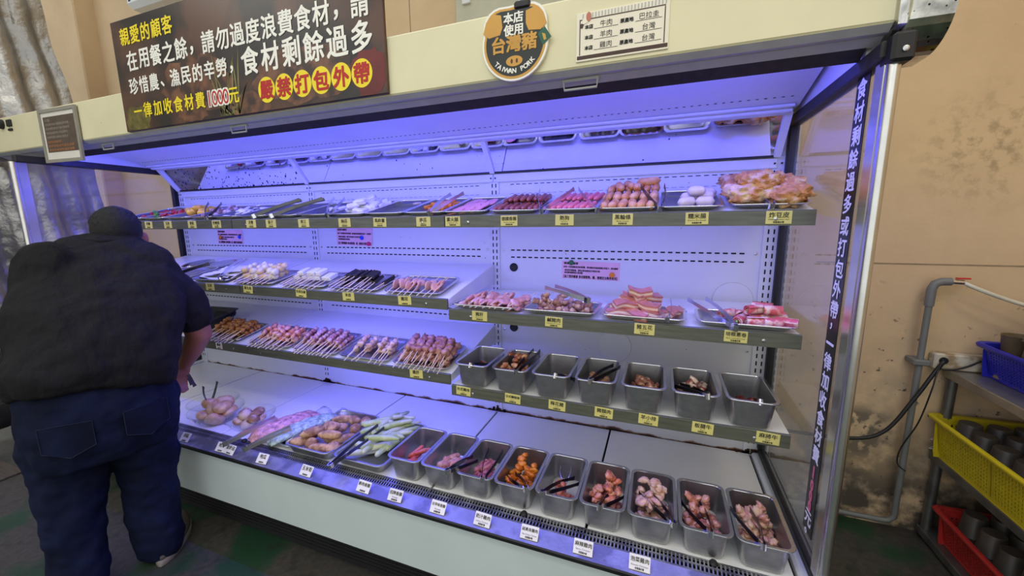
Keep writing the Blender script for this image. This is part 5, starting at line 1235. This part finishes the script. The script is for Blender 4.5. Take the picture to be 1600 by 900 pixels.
cable([(4.42, .335, .85), (4.47, .325, .855), (4.52, .33, .875), (4.56, .338, .90)], .004, 'black cord lying in front of the white socket box', n=6)
PVC = M('grey_pvc', sr(112, 114, 112), rough=.45, var=.08)
pv = empty('water_pipe', (4.36, WY - .06, 0), 'upright grey PVC water pipe with elbow on the right wall', 'pipe')
px_, py_ = 4.362, WY - .055
build('riser', MB().tube([(px_, py_, .10), (px_, py_, 1.16)], .0125, 14), PVC, pv, smooth=True, auto=50)
el = build('elbow', MB().tube([(px_, py_, 1.13), (px_, py_, 1.205), (px_ + .008, py_, 1.228), (px_ + .028, py_, 1.238), (px_ + .06, py_, 1.240)], .0168, 14), PVC, pv, smooth=True, auto=50)
vl = build('valve', MB().tube([(px_ + .06, py_, 1.240), (px_ + .10, py_, 1.238)], .011, 12), STEELR, pv, smooth=True, auto=50)
build('red_lever', MB().cbox((px_ + .075, py_ - .008, 1.252), (px_ + .120, py_ + .008, 1.258), .002), REDP, vl)
build('pipe_clamp', MB().cbox((px_ - .03, py_ - .024, .86), (px_ + .028, WY - .002, .885), .004), PVC, pv)
build('foot_elbow', MB().tube([(px_, py_, .13), (px_, py_, .085), (px_ - .02, py_, .062), (px_ - .05, py_, .058), (3.3, py_, .058)], .0125, 12), PVC, pv, smooth=True, auto=60)
cable([(px_ + .10, py_, 1.238), (4.50, py_ - .02, 1.215), (4.62, py_ - .03, 1.165), (4.85, py_ - .05, 1.09), (5.04, py_ - .06, 1.05)], .0085, 'pale clear hose running right from the red valve', M('clear_hose', sr(206, 202, 180), rough=.25, var=.05), 'water_hose', 'hose')
for (z, l) in ((.50, 'white plastic tie around the rack post by the yellow basket'), (.455, 'lower white plastic tie under the yellow basket')):
    solo('cable_tie', MB().tube([(4.495 + .035 * math.cos(a), .365 + .03 * math.sin(a), z + .006 * math.sin(2 * a)) for a in [2 * math.pi * k / 16 for k in range(17)]], .0022, 5), PLAINW, l, 'cable tie', 'white cable ties')
# ------------------------------------------------------------------ the customer bending over the case
P0 = Vector((1.1, -1.05, 0)); VD = Vector((-.93057, .36611, 0)); WD = Vector((.36611, .93057, 0))
def L2W(a, d, z): return Vector((WD.x * a + VD.x * d, WD.y * a + VD.y * d, z))       # body frame -> thing-local axes
def cone_sphere(mb, p, q_, r0, r1, n=14, k=5):
    p = Vector(p); q_ = Vector(q_); ax = (q_ - p); L = ax.length
    if L < 1e-6: ax = Vector((0, 0, 1)); L = 1e-6
    else: ax = ax / L
    path = []; rad = []
    for i in range(k + 1): a = R(90 - 90 * i / k); path.append(p - ax * r0 * math.sin(a)); rad.append(max(1e-4, r0 * math.cos(a)))
    for i in range(k + 1): a = R(90 * i / k); path.append(q_ + ax * r1 * math.sin(a)); rad.append(max(1e-4, r1 * math.cos(a)))
    up = Vector((0, 0, 1)) if abs(ax.z) < .9 else Vector((1, 0, 0)); u = ax.cross(up).normalized(); v = ax.cross(u)
    mb.rings([[pp + (u * math.cos(2*math.pi*j/n) + v * math.sin(2*math.pi*j/n)) * rr_ for j in range(n)] for pp, rr_ in zip(path, rad)])
def chain(mb, pts):
    for (p, r0), (q_, r1) in zip(pts[:-1], pts[1:]): cone_sphere(mb, L2W(*p), L2W(*q_), r0, r1)
def ell(mb, c, r, rot=None, n=16):
    bm = bmesh.new(); bmesh.ops.create_icosphere(bm, subdivisions=3, radius=1)
    base = Matrix((WD, VD, Vector((0, 0, 1)))).transposed()
    m = rot.to_3x3() if rot is not None else Matrix.Identity(3)
    mb.add([L2W(*c) + base @ (m @ Vector((v.co.x * r[0], v.co.y * r[1], v.co.z * r[2]))) for v in bm.verts], [tuple(x.index for x in f.verts) for f in bm.faces]); bm.free()
def loft(mb, rings, n=28, p=2.4):
    """superellipse cross-sections (z, centre a, centre d, half width, half depth, tilt of the ring)"""
    out = []
    for (z, ca, cd, hw, hd, *tl) in rings:
        ring = []
        for k in range(n):
            t = 2 * math.pi * k / n; c_, s_ = math.cos(t), math.sin(t)
            a = hw * math.copysign(abs(c_) ** (2 / p), c_); d = hd * math.copysign(abs(s_) ** (2 / p), s_)
            ring.append(L2W(ca + a, cd + d, z + (tl[0] * a if tl else 0) + (tl[1] * d if len(tl) > 1 else 0)))
        out.append(ring)
    mb.rings(out)
def fuse(name, mb, mat, parent, vox, it=6, fac=.5, folds=None):
    """voxel-remesh overlapping volumes into one continuous smooth surface"""
    me = bpy.data.meshes.new(name); me.from_pydata([tuple(v) for v in mb.V], [], mb.F); me.update()
    o = bpy.data.objects.new(name, me); COL.objects.link(o)
    m1 = o.modifiers.new('fuse', 'REMESH'); m1.mode = 'VOXEL'; m1.voxel_size = vox
    m2 = o.modifiers.new('soft', 'SMOOTH'); m2.iterations = it; m2.factor = fac
    if folds:
        for (sz, st, dirn) in folds:
            tx = bpy.data.textures.new(name + '_folds', 'CLOUDS'); tx.noise_scale = sz; tx.noise_depth = 1
            md = o.modifiers.new('folds', 'DISPLACE'); md.texture = tx; md.texture_coords = 'LOCAL'; md.strength = st; md.mid_level = .40
        m3 = o.modifiers.new('soft2', 'SMOOTH'); m3.iterations = 2
    bpy.context.view_layer.update()
    res = bpy.data.meshes.new_from_object(o.evaluated_get(bpy.context.evaluated_depsgraph_get())); res.name = name
    o.modifiers.clear(); o.data = res; bpy.data.meshes.remove(me)
    res.materials.clear(); res.materials.append(mat)
    for p in res.polygons: p.use_smooth = True
    o.parent = parent; return o
man = empty('person', tuple(P0), 'person in dark grey T-shirt and blue jeans bending over the case, seen from behind', 'person')
SKIN = M('skin', sr(162, 106, 86), rough=.5, var=.10, scale=9, second=sr(150, 94, 76), sec_scale=5, sss=.08)
bd = MB()
loft(bd, [(.62, 0, 0, .16, .13), (.80, .0, 0, .185, .15), (1.0, .02, .01, .195, .16), (1.2, .05, .07, .195, .14), (1.33, .07, .13, .17, .10), (1.41, .085, .17, .10, .065)])
chain(bd, [((.09, .17, 1.36), .065), ((.125, .255, 1.43), .058)])                       # neck
ell(bd, (.145, .275, 1.478), (.084, .100, .108), RX(R(-28)))                              # skull
ell(bd, (.150, .345, 1.440), (.066, .060, .085), RX(R(-28)))                              # face
ell(bd, (.150, .412, 1.432), (.013, .020, .022))                                          # nose
ell(bd, (.150, .395, 1.392), (.028, .014, .010))                                          # mouth
for s_ in (-1, 1):
    ell(bd, (.150 + s_ * .088, .280, 1.452), (.012, .022, .033), RX(R(-20)))             # ears
    ell(bd, (.150 + s_ * .030, .392, 1.470), (.017, .012, .008))                          # brow
chain(bd, [((.225, .13, 1.32), .062), ((.345, .10, 1.06), .058), ((.362, .115, .985), .054), ((.335, .165, .90), .045), ((.305, .215, .822), .031)])       # right arm
chain(bd, [((-.08, .10, 1.32), .062), ((-.162, .08, 1.12), .050), ((-.165, .13, 1.075), .050), ((-.10, .30, 1.02), .042), ((-.06, .42, 1.0), .031)])       # left arm
def hand(w, fwd, side, thumb, curl=.6):
    """palm, four unequal fingers with knuckle bends, thumb from the side of the palm"""
    w = Vector(w); f = Vector(fwd).normalized(); s_ = Vector(side).normalized(); n_ = f.cross(s_).normalized()
    for k in range(4):
        o_ = s_ * (.0265 - .0177 * k); cone_sphere(bd, L2W(*(w + o_ * .55)), L2W(*(w + f * .075 + o_)), .014, .0115, 10)
        l_ = (.036, .041, .038, .029)[k]; p = w + f * .078 + o_; d = f
        for j in range(3):
            ang = curl * (j + 1) * .62; d = f * math.cos(ang) + n_ * math.sin(ang); q_ = p + d * l_ * (1, .72, .55)[j]; cone_sphere(bd, L2W(*p), L2W(*q_), .0088 - .0006 * j, .0083 - .0007 * j, 8, 3); p = q_
    p = w + f * .022 + s_ * .024 * thumb; q_ = p + f * .03 + s_ * .022 * thumb + n_ * .012; cone_sphere(bd, L2W(*p), L2W(*q_), .013, .0105, 8, 3); cone_sphere(bd, L2W(*q_), L2W(*(q_ + f * .026 + n_ * .014)), .010, .008, 8, 3)
hand((.303, .222, .815), (-.25, .45, -.86), (.9, .2, -.15), -1, .75)
hand((-.055, .43, 1.0), (.25, .95, -.15), (.9, -.2, .1), -1, .5)
chain(bd, [((.09, 0, .66), .115), ((.10, .01, .38), .068), ((.10, .0, .12), .044), ((.115, .02, .06), .042)])
chain(bd, [((-.10, 0, .66), .115), ((-.135, .0, .38), .068), ((-.155, -.01, .12), .044), ((-.16, .01, .06), .042)])
for (fx, fd, dx, dd) in ((.118, 0.0, .42, .90), (-.165, -.03, -.1, 1.0)):
    u = Vector((dx, dd, 0)).normalized(); chain(bd, [((fx - u.x * .03, fd - u.y * .03, .05), .036), ((fx + u.x * .10, fd + u.y * .10, .042), .036), ((fx + u.x * .17, fd + u.y * .17, .034), .028)])
body = fuse('body', bd, SKIN, man, .0075, 4)
# eyes
EYE = M('eye', (.7, .68, .66), rough=.2, var=.05)
for s_ in (-1, 1):
    e = MB(); ell(e, (.150 + s_ * .031, .388, 1.456), (.011, .010, .010)); build('eye', e, EYE, man, smooth=True, local=True)
# hair: short black cap over the back and top of the skull
HAIR = M('short_black_hair', sr(10, 9, 10), rough=.7, var=.5, scale=90, bump=.8, bscale=220, bdist=.006)
def fade_cut(m):
    # clippered sides: the hair thins out to scalp colour towards the nape
    N = m.node_tree.nodes; Lk = m.node_tree.links; b_ = N['Principled BSDF']; src = b_.inputs['Base Color'].links[0].from_socket
    g = N.new('ShaderNodeTexCoord'); sp = N.new('ShaderNodeSeparateXYZ'); Lk.new(g.outputs['Object'], sp.inputs[0])
    mr = N.new('ShaderNodeMapRange'); mr.inputs[1].default_value = 1.475; mr.inputs[2].default_value = 1.425; Lk.new(sp.outputs['Z'], mr.inputs[0])
    mx = N.new('ShaderNodeMix'); mx.data_type = 'RGBA'; Lk.new(mr.outputs[0], mx.inputs[0]); Lk.new(src, mx.inputs[6]); mx.inputs[7].default_value = (*sr(112, 74, 60), 1)
    Lk.new(mx.outputs[2], b_.inputs['Base Color'])
fade_cut(HAIR)
hr = MB(); ell(hr, (.144, .271, 1.494), (.0885, .106, .104), RX(R(-28))); ell(hr, (.147, .335, 1.535), (.080, .055, .052), RX(R(-28)))
q = random.Random(77)
for k in range(500):
    th = q.uniform(0, 6.28); ph = q.uniform(.05, 1.3); c_ = Vector((.144 + .088 * math.cos(th) * math.sin(ph), .272 + .103 * math.sin(th) * math.sin(ph), 1.494 + .103 * math.cos(ph)))
    dirv = Vector((math.cos(th) * .5, math.sin(th) * .4 + .45, .35)).normalized(); cone_sphere(hr, L2W(*c_), L2W(*(c_ + dirv * .008)), .0045, .002, 6, 2)
fuse('hair', hr, HAIR, man, .0045, 1)
# T-shirt
SHIRT = M('charcoal_tshirt', sr(29, 28, 31), rough=.85, var=.10, scale=5, bump=.9, bscale=8, bdist=.05, spec=.2, stretch=(1, 1, .45))
ts = MB()
loft(ts, [(.850, -.002, -.012, .234, .208, -.12, -.30), (.905, .0, -.012, .245, .216, -.09, -.22), (.98, .015, -.008, .256, .225, -.03, -.08), (1.08, .035, .018, .262, .222), (1.20, .052, .058, .262, .205), (1.30, .066, .100, .250, .178, 0, .15), (1.375, .078, .135, .215, .145, 0, .2), (1.425, .087, .162, .160, .105, 0, .25), (1.462, .092, .182, .095, .070, 0, .25)])
chain(ts, [((.215, .12, 1.335), .100), ((.300, .105, 1.18), .085), ((.345, .100, 1.075), .076)]); chain(ts, [((-.075, .10, 1.345), .100), ((-.128, .085, 1.22), .083), ((-.160, .080, 1.140), .068)])
shirt = fuse('t_shirt', ts, SHIRT, man, .010, 5, folds=[(.15, .034, 0), (.055, .018, 0)])
col_ = MB(); 
cpts = [L2W(.098 + .085 * math.cos(a), .198 + .066 * math.sin(a), 1.462 + .012 * math.sin(a)) for a in [2 * math.pi * k / 20 for k in range(21)]]
build('collar', MB().tube(cpts, .009, 7), SHIRT, shirt, smooth=True, local=True)
# jeans
DENIM = M('dark_blue_denim', sr(20, 26, 52), rough=.85, var=.22, scale=9, second=sr(15, 20, 40), sec_scale=4, bump=.5, bscale=9, bdist=.02, spec=.15)
jn = MB()
loft(jn, [(.60, -.01, .0, .215, .165), (.68, -.005, -.006, .226, .195), (.78, .0, -.008, .232, .205), (.87, .0, -.004, .222, .190), (.905, .0, .0, .216, .182)])
chain(jn, [((.098, -.005, .66), .128), ((.100, .0, .52), .108), ((.098, .005, .36), .092), ((.094, .0, .20), .088), ((.098, .0, .085), .090)])
chain(jn, [((-.112, -.005, .66), .128), ((-.122, .0, .52), .112), ((-.138, .0, .36), .094), ((-.150, -.01, .20), .086), ((-.155, -.015, .085), .088)])
jeans = fuse('jeans', jn, DENIM, man, .009, 4, folds=[(.12, .028, 0), (.05, .016, 0)])
STITCH = M('denim_stitch', sr(34, 38, 60), rough=.8, var=.1)
for (ca, s_) in ((-.105, -1), (.115, 1)):
    w_ = .068; ring = []
    def back(a, z):     # depth of the seat surface
        return -.012 - .203 * max(0, 1 - abs(a / .236) ** 2.4) ** (1 / 2.4) - .003
    pts = [(ca - w_, .800), (ca + w_, .800), (ca + w_, .705), (ca, .675), (ca - w_, .705)]
    grid = []; F = []; nx, nz = 8, 7
    for j in range(nz + 1):
        for i in range(nx + 1):
            a = ca - w_ + 2 * w_ * i / nx; zb_ = .675 + .03 * abs(a - ca) / w_; z = zb_ + (.800 - zb_) * j / nz; grid.append(L2W(a, back(a, z) - .002, z))
    for j in range(nz):
        for i in range(nx): k0 = j * (nx + 1) + i; F.append((k0, k0 + 1, k0 + nx + 2, k0 + nx + 1))
    pk_ = build('back_pocket', MB().add(grid, F), DENIM, jeans, smooth=True, local=True)
    ed = []
    for (a, z) in [(ca - w_, .80), (ca - w_, .705), (ca, .675), (ca + w_, .705), (ca + w_, .80), (ca - w_, .80)]: ed.append(L2W(a, back(a, z) - .004, z))
    build('pocket_stitching', MB().tube(ed, .0011, 5), STITCH, pk_, local=True)
# shoes
SHOE = M('grey_canvas_shoe', sr(96, 90, 86), rough=.8, var=.12); SOLE = M('pale_rubber_sole', sr(136, 128, 120), rough=.7, var=.1)
for (fx, fd, dx, dd) in ((.120, -.005, .42, .90), (-.165, -.035, -.1, 1.0)):
    u = Vector((dx, dd, 0)).normalized(); r_ = Vector((u.y, -u.x, 0))
    def shape(k, z): 
        out = []
        for t in [2 * math.pi * j / 28 for j in range(28)]:
            lx = .145 * math.cos(t) + .055; ly = (.050 + .006 * math.cos(t)) * math.sin(t); p = Vector((fx, fd, 0)) + u * (.055 + (lx - .055) * k) + r_ * ly * k; out.append(L2W(p.x, p.y, z))
        return out
    sh = MB().rings([shape(1.0, .026), shape(1.0, .05), shape(.93, .075), shape(.72, .105), shape(.5, .115)]); sho = build('shoe', sh, SHOE, man, smooth=True, local=True)
    build('sole', MB().rings([shape(1.0, 0), shape(1.05, .004), shape(1.06, .022), shape(1.02, .030)]), SOLE, sho, auto=50, local=True)
# small tongs in his right hand
hp = P0 + L2W(.285, .262, .765)
tongs(hp + Vector((0, 0, .05)), hp + Vector((.01, .045, -.085)), 'small dark tongs held in the right hand of the person', .03, True)
bpy.data.objects.remove(_to); bpy.data.curves.remove(_tc)
